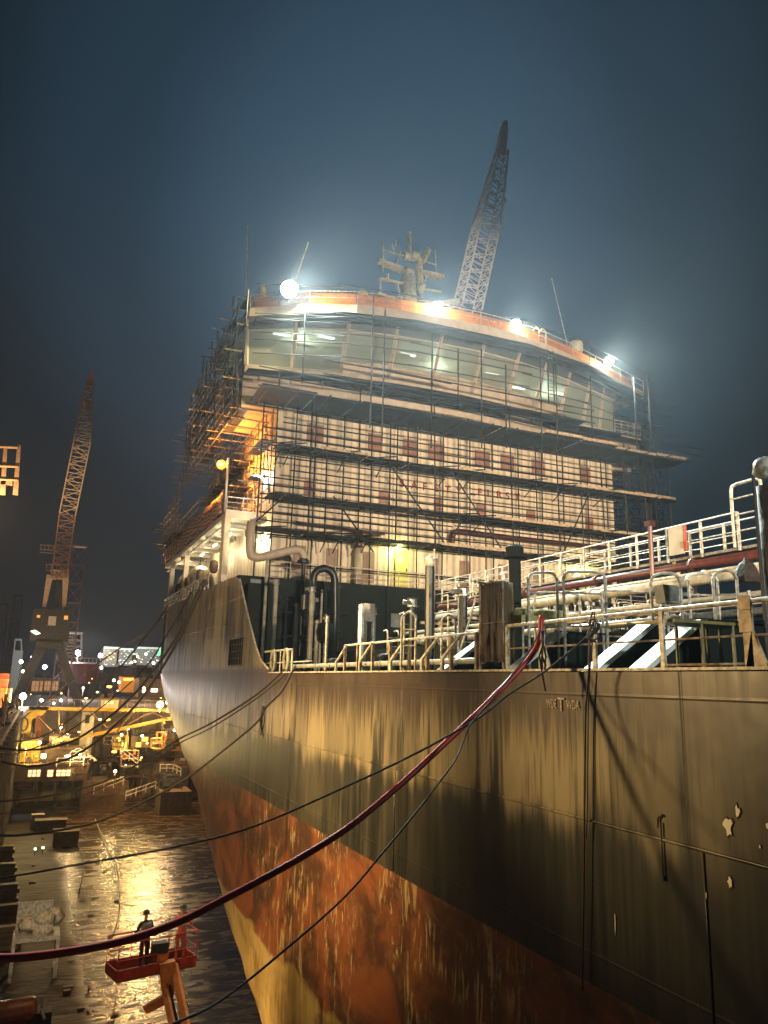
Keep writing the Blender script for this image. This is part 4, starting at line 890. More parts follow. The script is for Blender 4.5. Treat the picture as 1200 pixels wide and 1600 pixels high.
for i in range(9): x = 13.2 + i * .42 + U(-.1, .1); zt = U(2.5, 6.4); y = 45 + U(-.6, .5); pm_ = MB().tube((x, y, DZ), (x, y, zt), U(.05, .13), 8).build('pipe', random.choice([darkpipe, darkpipe, palepipe, steel]), t); MB().lathe((x, y, zt - .2), [(.1, 0), (.2, .02), (.2, .10), (.1, .14)], 10).lathe((x, y, zt * .5), [(.1, 0), (.19, .02), (.19, .08), (.1, .1)], 10).build('flange', random.choice([glint, darkpipe]), pm_)
for zz in (1.4, 2.6, 4.0): MB().tube((13.0, 45.1, zz), (17.2, 45.3, zz + U(-.1, .1)), .07, 8).build('cross_pipe', darkpipe, t)
MB().lathe((15.4, 44.3, 2.4), [(.1, -.1), (.42, 0), (.5, .5), (.42, 1.0), (.1, 1.1)], 14).build('valve_body', darkpipe, t, True); MB().cbox((14.3, 44.5, 4.6), (.7, .5, .9)).build('control_box', greybox, t)
post('deck_machine', 'tall dark cabinet behind the curved bulwark edge', 'machine', 396, 912, 46.2, .8, green, None, sq=True)
post('dark_column', 'slim dark column with a bright edge and valve on top, left of the lantern', 'column', 645, 935, 24, .24, darkpipe, 'valve')
post('dark_column', 'thick dark column topped with a wrapped lantern', 'column', 672, 885, 27, .38, darkpipe, 'lamp', wrap)
post('dark_column', 'dark column with a valve head left of the brown tarpaulin', 'column', 724, 918, 23, .28, darkpipe, 'valve')
post('mushroom_vent', 'dark green mushroom vent rising above the brown tarpaulin', 'vent', 804, 853, 21, .40, green, 'mush', green)
post('thin_post', 'thin pale post beside the lantern column', 'post', 679, 858, 27, .07, railm)
for i, (px, top, y, lab) in enumerate(((632, 958, 24.5, 'pale ladder frame beside the slim dark column'), (700, 930, 26, 'pale ladder frame between lantern column and valve column'), (742, 925, 22, 'inclined pale ladder just left of the tarpaulin'), (606, 985, 27, 'short pale ladder frame right of the boxy valve post'))):
    p = aY(px, top, y); t = thing('deck_ladder', lab, 'ladder', (p.x, y, DZ), 'ladders among the deck columns'); dx = .45; off = .8 if i == 2 else 0; k = MB()
    for xx in (0, dx): k.path(catmull([(p.x + xx - off, y, DZ), (p.x + xx, y, p.z - .3), (p.x + xx + .02, y + .12, p.z), (p.x + xx, y + .4, p.z)], 3), .03, 6)
    k.build('rail', railm, t); k = MB(); zz = DZ + .35
    while zz < p.z - .1: f = (zz - DZ) / (p.z - .3 - DZ); k.tube((p.x - off * (1 - f), y, zz), (p.x + dx - off * (1 - f), y, zz), .02, 5); zz += .33
    k.build('rung', railm, t)
# tarpaulin panel
t = thing('tarpaulin_screen', 'tall brown tarpaulin screen tied over a frame beside the railing', 'tarpaulin', tuple(Vector((aY(775, 1040, 17.6).x, 17.6, DZ))))
a = aY(752, 912, 17.6); b = aY(787, 908, 17.0); c = aY(802, 912, 18.6); k = MB(); nx, nzz = 10, 8; rows = []
for seg_ in ((a, b), (b, c)):
    vs = []
    for i in range(nx + 1):
        p = seg_[0].lerp(seg_[1], i / nx)
        for j in range(nzz + 1):
            vs.append((p.x + .02 * sin(i * 2.1), p.y + .05 * sin(i * 1.9 + j * .3) + .02 * R(), DZ + .25 + (p.z - DZ - .25) * j / nzz))
    k.add(vs, [(i * (nzz + 1) + j, (i + 1) * (nzz + 1) + j, (i + 1) * (nzz + 1) + j + 1, i * (nzz + 1) + j + 1) for i in range(nx) for j in range(nzz)])
cl = k.build('cloth', tarp, t, True); sm = cl.modifiers.new('s', 'SOLIDIFY'); sm.thickness = .03
k = MB()
for p in (a, b, c): k.tube((p.x, p.y + .06, DZ), (p.x, p.y + .06, p.z + .02), .03)
k.tube(a + V(0, .06, 0), b + V(0, .06, 0), .03); k.tube(b + V(0, .06, 0), c + V(0, .06, 0), .03); k.tube((a.x, a.y - .04, 1.55), (b.x, b.y - .04, 1.6), .018); k.build('frame', rustrail, t)
# yellow bags on a raised rack
t = thing('bag_rack', 'pale rack behind the railing holding yellowish bags', 'rack', tuple(Vector((aY(835, 980, 18).x, 18, DZ))))
p = aY(802, 962, 18); q = aY(872, 962, 18); MB().box((p.x, 17.6, p.z - .25), (q.x, 18.6, p.z)).build('shelf', sack, t); k = MB()
for x in (p.x + .1, q.x - .1):
    for y in (17.7, 18.5): k.tube((x, y, DZ), (x, y, p.z - .25), .04)
k.build('leg', railm, t)
for i, (f, lab) in enumerate(((.22, 'limp yellowish bag at the left end of the rack'), (.62, 'larger yellowish bag near the middle of the rack'), (.9, 'flat yellowish bag at the right end of the rack'))):
    x = p.x + (q.x - p.x) * f; MB().blob((x, 18, p.z + .06), .33, .35, .17 + .03 * (i == 1), .2, 10, 6).build('bag', sack, None, True, label=lab, category='bag', group='bags on the rack')
# rails along the deck edge (right part)
t = thing('edge_railing', 'pale rusty railing along the deck edge at the right', 'railing', (10.6, 12, DZ))
tops = [(792, 977), (845, 969), (927, 958), (1032, 951), (1165, 938), (1290, 922)]
topz = 1.46
for px, py in tops:
    p = aX(px, py, 10.62); w = .05 if px not in (845, 1165) else .09
    k = MB(); k.box((10.6, p.y - w, DZ), (10.66, p.y + w, topz))
    if px in (845, 1165): k.prism([(10.6, p.y + w, DZ), (10.6, p.y - w - .28, DZ), (10.6, p.y - w, 1.0)], (.05, 0, 0))
    if px == 1165: k.box((10.57, p.y - .13, .95), (10.595, p.y + .13, 1.25)); k.box((10.57, p.y - .12, 1.32), (10.595, p.y + .12, 1.55))
    k.build('post', rustrail if px > 1100 else railm, t, whole=True)
y0 = aX(792, 977, 10.62).y; y1 = aX(1290, 922, 10.62).y
k = MB(); k.tube((10.63, y0, topz), (10.63, y1, topz), .042, 8); k.build('handrail', railm, t)
k = MB(); k.tube((10.63, y0, .90), (10.63, y1, .90), .022, 6); k.tube((10.63, aX(1032, 951, 10.62).y, .44), (10.63, y1, .44), .022, 6); k.build('midrail', rustrail, t)
# left low rails with sloped struts and the long pipe
t = thing('edge_railing', 'lower railing with sloping struts left of the tarpaulin', 'railing', (11, 22, DZ))
k = MB(); k2 = MB()
za = aX(735, 990, 10.9).z
for px in (745, 705, 668, 640, 610, 583, 560, 540):
    y = aX(px, 1000, 10.9).y; k.box((10.85, y - .05, DZ), (10.95, y + .05, za))
for px in (690, 725, 637, 585, 545):
    y = aX(px, 1000, 10.9).y; k2.prism([(10.8, y, za), (10.8, y + .10, za), (10.8, y + 1.25, .75), (10.8, y + 1.25, DZ), (10.8, y + 1.13, DZ), (10.8, y + 1.13, .72)], (.08, 0, 0))
k.build('post', rustrail, t); k2.build('strut', railm, t)
ya = aX(745, 990, 10.9).y; yb_ = aX(540, 990, 10.9).y
k = MB(); k.tube((10.9, ya, za), (10.9, yb_, za), .04, 8); k.build('handrail', railm, t)
k = MB(); y = ya
while y < yb_ + 6: k.tube((11.15, y, .66), (11.15, y + 1.7, .66), .09, 10); k.tube((11.15, y + 1.68, .66), (11.15, y + 1.80, .66), .12, 10); y += 1.8
k.build('pipe_run', palepipe, t); k = MB()
t = thing('fairlead_frame', 'stern rail with two oval rope fairleads at the bulwark foot', 'fairlead', (10.8, 35, DZ))
k = MB(); z = aX(440, 1016, 10.8).z; yl = aX(414, 1020, 10.8).y; yr = aX(457, 1016, 10.8).y
k.tube((10.8, yl, z), (10.8, yr, z), .05); k.tube((10.8, yr, z), (10.8, yr, DZ), .05); k.tube((10.8, yl, z - .6), (10.8, yr - 3, z - .6), .03)
for px in (426, 438, 452): y = aX(px, 1030, 10.8).y; k.tube((10.8, y, DZ), (10.8, y, z), .035)
k.build('frame', railm, t)
for px in (427, 447):
    y = aX(px, 1034, 10.7).y; pts = [(10.7, y + .34 * cos(a), .95 + .5 * sin(a)) for a in [i * 2 * pi / 16 for i in range(17)]]; MB().path(pts, .09, 8).build('fairlead_ring', palepipe, t, True)
# bollards and small fittings
b0 = None
for i, (px, d) in enumerate(((600, 11.8), (625, 11.8), (480, 12.5), (520, 12.5), (760, 12.4))):
    q = aX(px, 1040, d); lab = ['squat bollard behind the long pipe, nearest the valve posts', 'squat bollard second along behind the long pipe', 'squat bollard behind the oval fairleads', 'squat bollard between fairleads and valve posts', 'squat bollard at the foot of the brown tarpaulin'][i]
    if b0 is None:
        b0 = thing('bollard', lab, 'bollard', (q.x, q.y, DZ), 'bollards on the main deck'); MB().lathe((q.x, q.y, DZ), [(.2, 0), (.2, .55), (.27, .6), (.27, .7), (.1, .74)], 12).build('barrel', darkpipe, b0, True); MB().cbox((q.x, q.y, DZ + .03), (.6, .6, .06)).build('base_plate', darkpipe, b0)
    else: copy_thing(b0, (q.x, q.y, DZ), lab)
# transverse deck girders with white sloping faces
gl = ['first white sloped girder end behind the right railing', 'second white sloped girder end behind the right railing', 'third white sloped girder end, partly beside the yellow rack', 'small white sloped girder end left of the tarpaulin']
for i, (yy, x0) in enumerate(((13.9, 10.95), (12.45, 10.95), (17.5, 11.2), (21.5, 11.2))):
    t = thing('deck_girder', gl[i], 'deck girder', (x0, yy, DZ), 'transverse deck girders')
    dx = 1.65 if i < 2 else 1.6; H = 1.12
    MB().prism([(x0, yy, DZ), (x0 + dx, yy, DZ + H), (44, yy, DZ + H + .25), (44, yy, DZ)], (0, .03, 0)).build('web', green, t)
    MB().prism([(x0 - .05, yy - .24, DZ + .01), (x0 + .14, yy - .24, DZ + .01), (x0 + dx + .14, yy - .24, DZ + H), (x0 + dx - .05, yy - .24, DZ + H)], (0, .5, 0)).build('face_plate', mat('fresh_white', (0.70, 0.76, 0.72), 0.45, 0, .2, 4), t)
    MB().box((x0 + dx, yy - .15, DZ + H + .004), (44, yy + .17, DZ + H + .03)).build('top_flange', green, t)
# tank deck trunk behind
MB().box((16.5, -10, DZ), (38, 45.5, 1.75)).build('trunk_deck', green, ship)
# hoops and platform rails
hp = [(825, 870, 895, 965, 17.5, 'hooped guard rail above the yellow bags'), (880, 945, 893, 968, 16.5, 'wide hooped rail left of the leaning grey box'), (1016, 1062, 897, 945, 14, 'small hoop round the grey box'), (1075, 1120, 897, 940, 15.5, 'hooped rail between grey box and dark bundle'), (1113, 1150, 893, 960, 13.5, 'tall hooped rail in front of the dark bundle'), (690, 712, 962, 1000, 24, 'low hooped handrail left of the valve column'), (628, 650, 957, 1000, 23, 'laddered hoop attached to the slim dark column'), (835, 905, 925, 985, 19.5, 'lower hooped rail behind the yellow bags'), (940, 1030, 922, 975, 17.5, 'low wide hoop among the deck pipes')]
for x0, x1, y0, y1, yy, lab in hp:
    p = aY(x0, y0, yy); q = aY(x1, y0, yy - .3); t = thing('hoop_rail', lab, 'hoop rail', (p.x, yy, DZ), 'hooped rails on the deck')
    rr = .18; z1 = p.z
    pts = catmull([(p.x, yy, DZ), (p.x, yy, z1 - rr * 2), (p.x, yy, z1 - rr), (p.x + rr, yy, z1), (q.x - rr, q.y, z1), (q.x, q.y, z1 - rr), (q.x, q.y, z1 - rr * 2), (q.x, q.y, DZ)], 4)
    MB().path(pts, .038, 8).build('hoop', railm, t, True); k = MB(); k.tube((p.x, yy, z1 - .55), (q.x, q.y, z1 - .55), .024); k.tube((p.x, yy, (z1 + DZ) / 2 - .1), (q.x, q.y, (z1 + DZ) / 2 - .1), .024); k.build('crossbar', railm, t)
t = thing('grey_cabinet', 'leaning grey control box behind the right railing', 'control box', tuple(Vector((aY(1040, 950, 13.6).x, 13.6, DZ))))
c = aY(1036, 930, 13.6); k = MB(); k.prism([(c.x - .22, 13.3, c.z - .2), (c.x + .20, 13.3, c.z - .2), (c.x + .14, 13.3, c.z + .2), (c.x - .27, 13.3, c.z + .2)], (.05, .35, 0)); k.build('case', greybox, t); k = MB(); k.tube((c.x, 13.5, DZ), (c.x, 13.5, c.z - .2), .04); k.build('stand', railm, t)
k = MB(); k.prism([(c.x - .18, 13.28, c.z - .15), (c.x + .15, 13.28, c.z - .15), (c.x + .10, 13.28, c.z + .15), (c.x - .22, 13.28, c.z + .15)], (0, .018, 0)); k.build('lid', glint, t)
t = thing('dark_bundle', 'dark hanging tarpaulin bundle at the right end of the pipes', 'bundle', tuple(aY(1165, 940, 14.5)))
c = aY(1167, 893, 14.5); MB().lathe((c.x, c.y, c.z - .32), [(.20, 0), (.30, .03), (.33, .16), (.27, .36), (.20, .5), (.07, .62), (.04, .68)], 9).build('cloth', darktarp, t)
MB().tube((c.x, c.y, DZ), (c.x, c.y, c.z - .5), .05).build('post', railm, t)
# rusty olive table
t = thing('work_platform', 'olive rusty table on thin legs behind the right railing', 'table', tuple(Vector((aY(1088, 1040, 11.4).x, 11.4, DZ))))
a = aY(1036, 968, 11.4); b = aY(1142, 966, 11.4); MB().box((a.x, 11.1, a.z - .06), (b.x + .2, 11.9, a.z)).build('top', olive, t); k = MB()
for x in (a.x + .7, b.x - .25, b.x + .1):
    for y in (11.15, 11.8): k.tube((x, y, DZ), (x, y, a.z - .06), .035)
k.build('leg', olive, t)
# catwalk with pipes beneath
t = thing('catwalk', 'raised pale catwalk running along the deck above red and pale pipes', 'catwalk', (22.9, 24, DZ))
MB().box((22.4, 17, 4.93), (23.6, 44, 5.03)).build('walkway', mat('grating', (.30, .25, .2), .7, .2, .5, 6), t)
for x in (22.4, 23.6):
    for zz, r in ((6.3, .035), (5.9, .022), (5.5, .022)): MB().tube((x, 19.8 if x < 23 else 17, zz), (x, 44, zz), r, 6).build('handrail', railm, t)
y = 19.8
while y < 44:
    for x in (22.4, 23.6): MB().box((x - .03, y - .05, 4.9), (x + .03, y + .05, 6.3)).build('post', railm, t)
    y += 1.75
for y in range(18, 44, 5): MB().box((22.5, y, DZ), (22.7, y + .2, 4.92)).box((23.3, y, DZ), (23.5, y + .2, 4.92)).box((21.2, y, 3.6), (23.6, y + .2, 3.75)).build('support', railm, t)
p = aX(1056, 838, 22.35); MB().box((22.3, p.y - .42, 5.15), (22.36, p.y + .35, 6.25)).build('notice_board', cream, t); MB().box((22.3, p.y - .56, 5.25), (22.36, p.y - .44, 6.25)).build('red_board', mat('red_board', (.5, .1, .06), .5), t)
g2 = MB()
for y in (20.0, 18.7): g2.path(catmull([(22.4, y, 5.03), (22.4, y, 7.0), (22.4, y - .15 * (1 if y > 19 else -1), 7.3), (22.4, 19.35, 7.33)], 3), .06, 8)
for zz in (5.6, 6.2, 6.8): g2.tube((22.4, 20.0, zz), (22.4, 18.7, zz), .03)
for y in (17.9, 16.6): g2.path(catmull([(22.4, y, 5.03), (22.4, y, 7.2), (22.4, 17.25, 7.5)], 3), .06, 8)
for zz in (5.4, 5.8, 6.2, 6.6, 7.0): g2.tube((22.4, 17.9, zz), (22.4, 16.6, zz), .03)
g2.build('gate_hoop', railm, t)
def long_pipe(label, x, z, y0, y1, r, m, legs=True):
    t = thing('deck_pipe', label, 'pipe', (x, (y0 + y1) / 2, DZ), 'pipes running along the deck')
    MB().tube((x, y0, z), (x, y1, z), r, 12).build('pipe', m, t, True); k = MB(); y = y0 + 1
    while y < y1: k.tube((x, y, z), (x, y + .12, z), r * 1.45, 12); y += 5.5
    k.build('flange', m, t); k = MB(); y = y0 + 2.4
    while y < y1: k.box((x - .05, y, DZ), (x + .05, y + .1, z - r)); y += 5.5
    if legs: k.build('support', green, t)
long_pipe('red fire pipe right below the catwalk', 21.9, 4.55, 15, 42, .17, redpipe)
long_pipe('thick pale pipe below the red fire pipe', 20.8, 3.75, 14, 40, .20, palepipe)
long_pipe('thin white pipe between red and thick pale pipes', 21.4, 4.12, 14, 42, .06, white)
long_pipe('slim pale pipe near the top of the trunk', 18.8, 2.75, 13, 40, .10, palepipe)
long_pipe('slim white pipe low over the trunk', 17.6, 2.35, 12, 36, .08, white)
long_pipe('grey pipe lowest over the trunk edge', 16.4, 1.95, 10, 34, .12, glint)
k = dthing('hydrant_post', 'red hydrant standpipe rising beside the catwalk rail', 'hydrant', (21.7, aX(1018, 870, 21.7).y)); yy = aX(1018, 870, 21.7).y
MB().tube((21.7, yy, DZ), (21.7, yy, 6.4), .09, 8).build('standpipe', redpipe, k); MB().cbox((21.7, yy, 6.45), (.3, .3, .2)).build('head', redpipe, k)
# wrapped post with white bag
t = thing('wrapped_post', 'black wrapped post topped with a white plastic bag at the right edge', 'post', tuple(Vector((aD(1196, 850, 15).x, aD(1196, 850, 15).y, DZ))))
c = aD(1196, 760, 15); MB().lathe((c.x, c.y, DZ), [(.20, 0), (.20, .4), (.17, 1.4), (.19, 2.0), (.18, c.z - DZ)], 12).build('wrapped_body', darktarp, t, True)
c2 = aD(1195, 731, 15); MB().blob(c2, .24, .24, .22, .12, 12, 8).build('plastic_bag', wrap, t, True)
p = aD(1177, 745, 15); MB().tube((p.x, p.y, DZ), (p.x, p.y, p.z), .035, 6).build('side_pole', black, t)
# far clutter in front of the house at deck level : stair and hoops
t = thing('deck_stair', 'pale inclined stair leading up to the poop deck behind the tarpaulin', 'stair', (28, 43.5, DZ))
k = MB()
for x in (28.2, 29.2): k.tube((x, 41.5, DZ), (x, 46.8, 6.3), .08)
k.build('stringer', railm, t); k = MB()
for i in range(14): f = (i + .5) / 14; k.box((28.2, 41.5 + 5.3 * f, DZ + 5.97 * f), (29.2, 41.75 + 5.3 * f, DZ + .04 + 5.97 * f))
k.build('step', railm, t); k = MB()
for x in (28.2, 29.2):
    k.tube((x, 41.5, DZ + 1), (x, 46.8, 7.3), .035)
    for i in range(6): f = i / 5; k.tube((x, 41.5 + 5.3 * f, DZ + 5.97 * f), (x, 41.5 + 5.3 * f, DZ + 1 + 5.97 * f), .03)
k.build('handrail', railm, t)
for i, (x, y, z0, w) in enumerate(((23.4, 35, 3.4, 3.2), (27.5, 36, 3.6, 3.0), (31.0, 34, 3.6, 3.4), (25.5, 30, 2.8, 3.0))):
    t = thing('service_platform', ['small railed platform just right of the lantern column', 'railed platform behind the mushroom vent', 'railed platform in front of the right yellow door', 'low railed platform above the trunk'][i], 'platform', (x, y, DZ), 'railed platforms above the trunk')
    MB().box((x, y, z0 - .08), (x + w, y + 2, z0)).build('floor', green, t); k = MB()
    for xx in (x + .1, x + w - .1):
        for yy in (y + .1, y + 1.9): k.tube((xx, yy, DZ), (xx, yy, z0 - .08), .07)
    k.build('leg', darkpipe, t); k = MB()
    for q in range(3):
        a_ = x + w * q / 3; b_ = a_ + w / 3 - .12
        k.path(catmull([(a_, y, z0), (a_, y, z0 + 1.1), (a_ + .12, y, z0 + 1.3), (b_ - .12, y, z0 + 1.3), (b_, y, z0 + 1.1), (b_, y, z0)], 3), .035, 6); k.tube((a_, y, z0 + .6), (b_, y, z0 + .6), .025)
        k.path([(a_, y + 2, z0), (a_, y + 2, z0 + 1.2), (b_, y + 2, z0 + 1.2), (b_, y + 2, z0)], .03, 6)
    k.build('guard_rail', railm, t)

# ------------------------------------------------------------------ ropes and hoses
def rope(name, label, cat, pts, r, m, k=6, n=8, group=None):
    w = [aD(p[0], p[1], p[2]) for p in pts]; o = MB().path(catmull(w, k), r, n).build(name, m, None, True, label=label, category=cat)
    if group: o['group'] = group
    return o
rope('red_hose', 'thick red hose sagging across the picture from the deck railing', 'hose', [(846, 962, 16.9), (840, 1008, 16.7), (812, 1046, 16.5), (760, 1100, 16.0), (700, 1157, 15.5), (640, 1213, 15), (560, 1281, 14.3), (500, 1322, 13.8), (420, 1368, 13.2), (350, 1405, 12.8), (280, 1440, 12.4), (200, 1468, 12.0), (100, 1488, 11.6), (0, 1497, 11.3), (-120, 1490, 11), (-400, 1400, 10.5)], .065, hosem)
rope('cable', 'thin black cable curving down from the railing beside the red hose', 'cable', [(845, 985, 16.7), (837, 1000, 16.6), (816, 1034, 16.4), (773, 1088, 15.8), (736, 1131, 15), (724, 1158, 14.6), (711, 1188, 14), (688, 1220, 13.5), (656, 1262, 13), (600, 1330, 12), (540, 1400, 11.3), (450, 1480, 10.6), (350, 1560, 10), (270, 1600, 9.6), (120, 1660, 9.2), (-200, 1700, 9)], .017, ropem)
rope('cable', 'dark cable crossing behind the red hose from the rail knot', 'cable', [(927, 985, 15.4), (905, 1006, 15.3), (850, 1050, 15.6), (795, 1085, 15.6), (755, 1117, 15.4), (700, 1150, 15.2), (640, 1182, 15.2), (560, 1220, 15.3), (400, 1290, 15.8), (280, 1322, 16.2), (150, 1346, 16.6), (0, 1372, 17), (-150, 1390, 17), (-400, 1400, 17)], .024, ropem)
rope('mooring_rope', 'dark rope from the fairleads across to the dock wall', 'rope', [(462, 1040, 34.5), (440, 1080, 33.8), (415, 1106, 33.2), (400, 1130, 32.8), (340, 1180, 31.8), (290, 1217, 31), (240, 1245, 30.2), (150, 1285, 29), (50, 1303, 28), (0, 1305, 27.5), (-60, 1300, 27), (-130, 1270, 26.8)], .045, ropem)
rope('mooring_rope', 'upper of two thin ropes running low over the stern plating', 'rope', [(445, 1046, 36), (400, 1086, 38), (330, 1130, 42), (281, 1154, 46), (240, 1180, 48), (160, 1222, 50), (80, 1243, 51), (0, 1252, 52), (-60, 1250, 52)], .05, ropem)
rope('mooring_rope', 'lower of two thin ropes running low over the stern plating', 'rope', [(450, 1050, 35.5), (400, 1092, 37.5), (330, 1137, 41), (281, 1161, 45), (230, 1195, 47), (150, 1235, 48), (60, 1262, 49), (-60, 1280, 50)], .035, ropem)
rope('mooring_rope', 'thick rope from the high stern rail sagging lowest to the left wall', 'rope', [(322, 906, 52.5), (289, 980, 54), (265, 1024, 55), (244, 1058, 56), (214, 1100, 57), (182, 1131, 58), (158, 1153, 58), (120, 1179, 58), (85, 1192, 58), (53, 1197, 58), (27, 1195, 58), (0, 1189, 58), (-30, 1178, 58)], .085, ropem)
rope('mooring_rope', 'thick rope just above the lowest one, from the same stern rail', 'rope', [(318, 905, 52.5), (283, 980, 54), (265, 1012, 55), (238, 1050, 56), (211, 1083, 57), (175, 1117, 58), (133, 1147, 58), (107, 1160, 58), (67, 1170, 58), (33, 1172, 58), (0, 1168, 58), (-30, 1160, 58)], .085, ropem)
rope('mooring_rope', 'straight pale rope from the stern corner down to the far left quay', 'rope', [(262, 946, 68), (238, 981, 72), (190, 1011, 84), (130, 1053, 95), (65, 1100, 104), (20, 1133, 100), (-10, 1150, 90)], .075, roperow)
rope('mooring_rope', 'second pale rope from the stern corner hanging below the straight one', 'rope', [(262, 948, 68), (238, 982, 70), (200, 1028, 72), (167, 1066, 74), (140, 1098, 75), (90, 1138, 75), (50, 1155, 74), (0, 1160, 70), (-30, 1160, 66)], .07, roperow)
rope('mooring_rope', 'thin rope slanting from the stern bulwark between the pale and thick ropes', 'rope', [(300, 925, 60), (262, 990, 63), (225, 1045, 66), (165, 1100, 70), (95, 1150, 72), (30, 1176, 66), (-30, 1180, 62)], .05, ropem)
rope('hanging_hose', 'rust red hose hanging straight down the hull from the railing', 'hose', [(a, b, aX(a, b, 10.36).dot(FW)) for a, b in ((926, 956), (922, 975), (920, 1040), (915, 1120), (913, 1300), (912, 1400), (910, 1500), (910, 1548))], .020, redpipe)
rope('hanging_rope', 'thin black rope hanging beside the rust red hose', 'rope', [(a, b, aX(a, b, 10.38).dot(FW)) for a, b in ((929, 956), (926, 1000), (921, 1060), (919, 1120), (918, 1250), (916, 1310))], .013, black)
t = thing('rope_knot', 'bundle of dark rope lashed round the railing post', 'rope knot', tuple(aD(925, 990, 15.2)))
k = MB()
for i in range(6): c = aD(925 + U(-4, 4), 975 + i * 5, 15.15); k.path([c + V(.08 * cos(a), .1 * sin(a) - .05, .09 * sin(a + i) + .05 * cos(a)) for a in [j * pi / 5 for j in range(11)]], .018, 5)
k.build('loops', darktarp, t, True)
for i, (px, py, n_, lab) in enumerate(((412, 1103, 5, 'ragged tail of cord hanging off the mooring rope'), (848, 985, 4, 'dark tape and cord bundle on the hose end at the railing'))):
    d = 33.1 if i == 0 else 16.6; k = MB()
    for j in range(n_): a = aD(px + U(-2, 2), py, d); k.path([a, a + V(U(-.05, .05), 0, -.25), a + V(U(-.1, .1), 0, -.55), a + V(U(-.08, .08), 0, -U(.7, 1.3))], .02, 5)
    k.build('cord_tail', black, None, True, label=lab, category='cord')

# ------------------------------------------------------------------ boom lift with two workers
random.seed(44)
t = thing('boom_lift', 'orange boom lift raising a red basket beside the hull bottom', 'boom lift', (6.4, 12.5, FZ))
a = aD(182, 1537, 24.0); b = aD(306, 1503, 25.6)          # front floor corners of the basket
ex = (b - a); ex.z = 0; W_ = ex.length; ex.normalize(); ey = Vector((-ex.y, ex.x, 0)); bz = a.z
def bp(u, v, w): return Vector((a.x, a.y, bz)) + ex * u + ey * v + V(0, 0, w)
def tb(k, u0, v0, w0, u1, v1, w1, r): k.tube(bp(u0, v0, w0), bp(u1, v1, w1), r, 6)
D_ = 1.05
k = MB(); k.prism([bp(0, 0, 0), bp(W_, 0, 0), bp(W_, D_, 0), bp(0, D_, 0)], (0, 0, .05)); basket = k.build('basket_floor', brownst, t)
k = MB()
for (u0, v0, u1, v1) in ((0, 0, W_, 0), (W_, 0, W_, D_), (0, D_, W_, D_), (0, 0, 0, D_)):
    p, q = bp(u0, v0, .05), bp(u1, v1, .05); d = (q - p).normalized(); nn = Vector((-d.y, d.x, 0)) * .03
    k.prism([p, q, q + nn, p + nn], (0, 0, .30))
k.build('toe_panel', liftred, basket)
k = MB()
for w, r in ((.62, .018), (1.1, .025)):
    for (u0, v0, u1, v1) in ((0, 0, W_, 0), (W_, 0, W_, D_), (0, D_, W_, D_), (0, 0, 0, D_)): tb(k, u0, v0, w, u1, v1, w, r)
for u in (0, W_ * .3, W_ * .62, W_):
    for v in (0, D_): tb(k, u, v, .05, u, v, 1.1, .022)
k.path([bp(W_ * .38, D_, 1.1), bp(W_ * .40, D_, 1.32), bp(W_ * .7, D_, 1.34), bp(W_ * .72, D_, 1.1)], .022)
k.build('basket_rail', liftred, basket)
k = MB(); c = bp(W_ * .52, .12, .75); k.cbox(c, (.5, .3, .35)); k.build('control_console', black, basket); MB().cbox(bp(W_ * .55, -.02, .50), (.35, .08, .22)).build('console_cover', liftor, basket)
p0 = bp(W_ * .62, -.12, -.05); foot = Vector((6.4, 13.0, FZ + 2.2))
k = MB(); k.prism([p0 + V(-.35, 0, .45), p0 + V(.15, 0, .5), p0 + V(.2, 0, -.5), p0 + V(-.15, 0, -.5)], (0, -.3, 0)); k.prism([p0 + V(-.75, -.1, -.75), p0 + V(-.05, -.1, -.45), p0 + V(-.05, -.1, -.75), p0 + V(-.6, -.1, -.95)], (0, -.15, 0)); k.build('basket_mount', liftor, t)
d = (foot - p0).normalized(); side = ex * .17
k = MB(); k.tube(p0 - side + d * .1, p0 - side + (foot - p0) * .45, .11, 4, .13); k.tube(p0 + side * 1.1 + V(0, 0, .3), p0 + side * 1.1 + (foot - p0) * .45, .13, 4, .17)
k.tube(p0 + (foot - p0) * .42, foot, .30, 4, .34); boom = k.build('boom', liftor, t)
k = MB(); k.tube(p0 + d * .2, p0 + (foot - p0) * .5, .035); k.path([p0, p0 + V(.1, -.2, -.6), p0 + (foot - p0) * .2 + V(.1, 0, 0)], .02); k.build('hydraulic_hose', black, boom)
k = MB(); k.box((5.2, 11.2, FZ + .9), (7.6, 14.6, FZ + 2.3)); k.build('turntable', liftor, t); k = MB(); k.box((5.3, 10.8, FZ + .5), (7.5, 15.0, FZ + .88)); k.build('chassis', liftred, t)
for x in (5.2, 7.6):
    for y in (11.4, 14.4): MB().lathe((x - .2, y, FZ + .5), [(.2, 0), (.5, .02), (.5, .38), (.2, .4)], 16, (1, 0, 0)).build('wheel', black, t)
rope('power_cable', 'thin dark cable hanging from the basket to the dock floor', 'cable', [(182, 1520, 24.3), (180, 1560, 24.6), (176, 1600, 25.5), (172, 1640, 26.5)], .015, ropem)

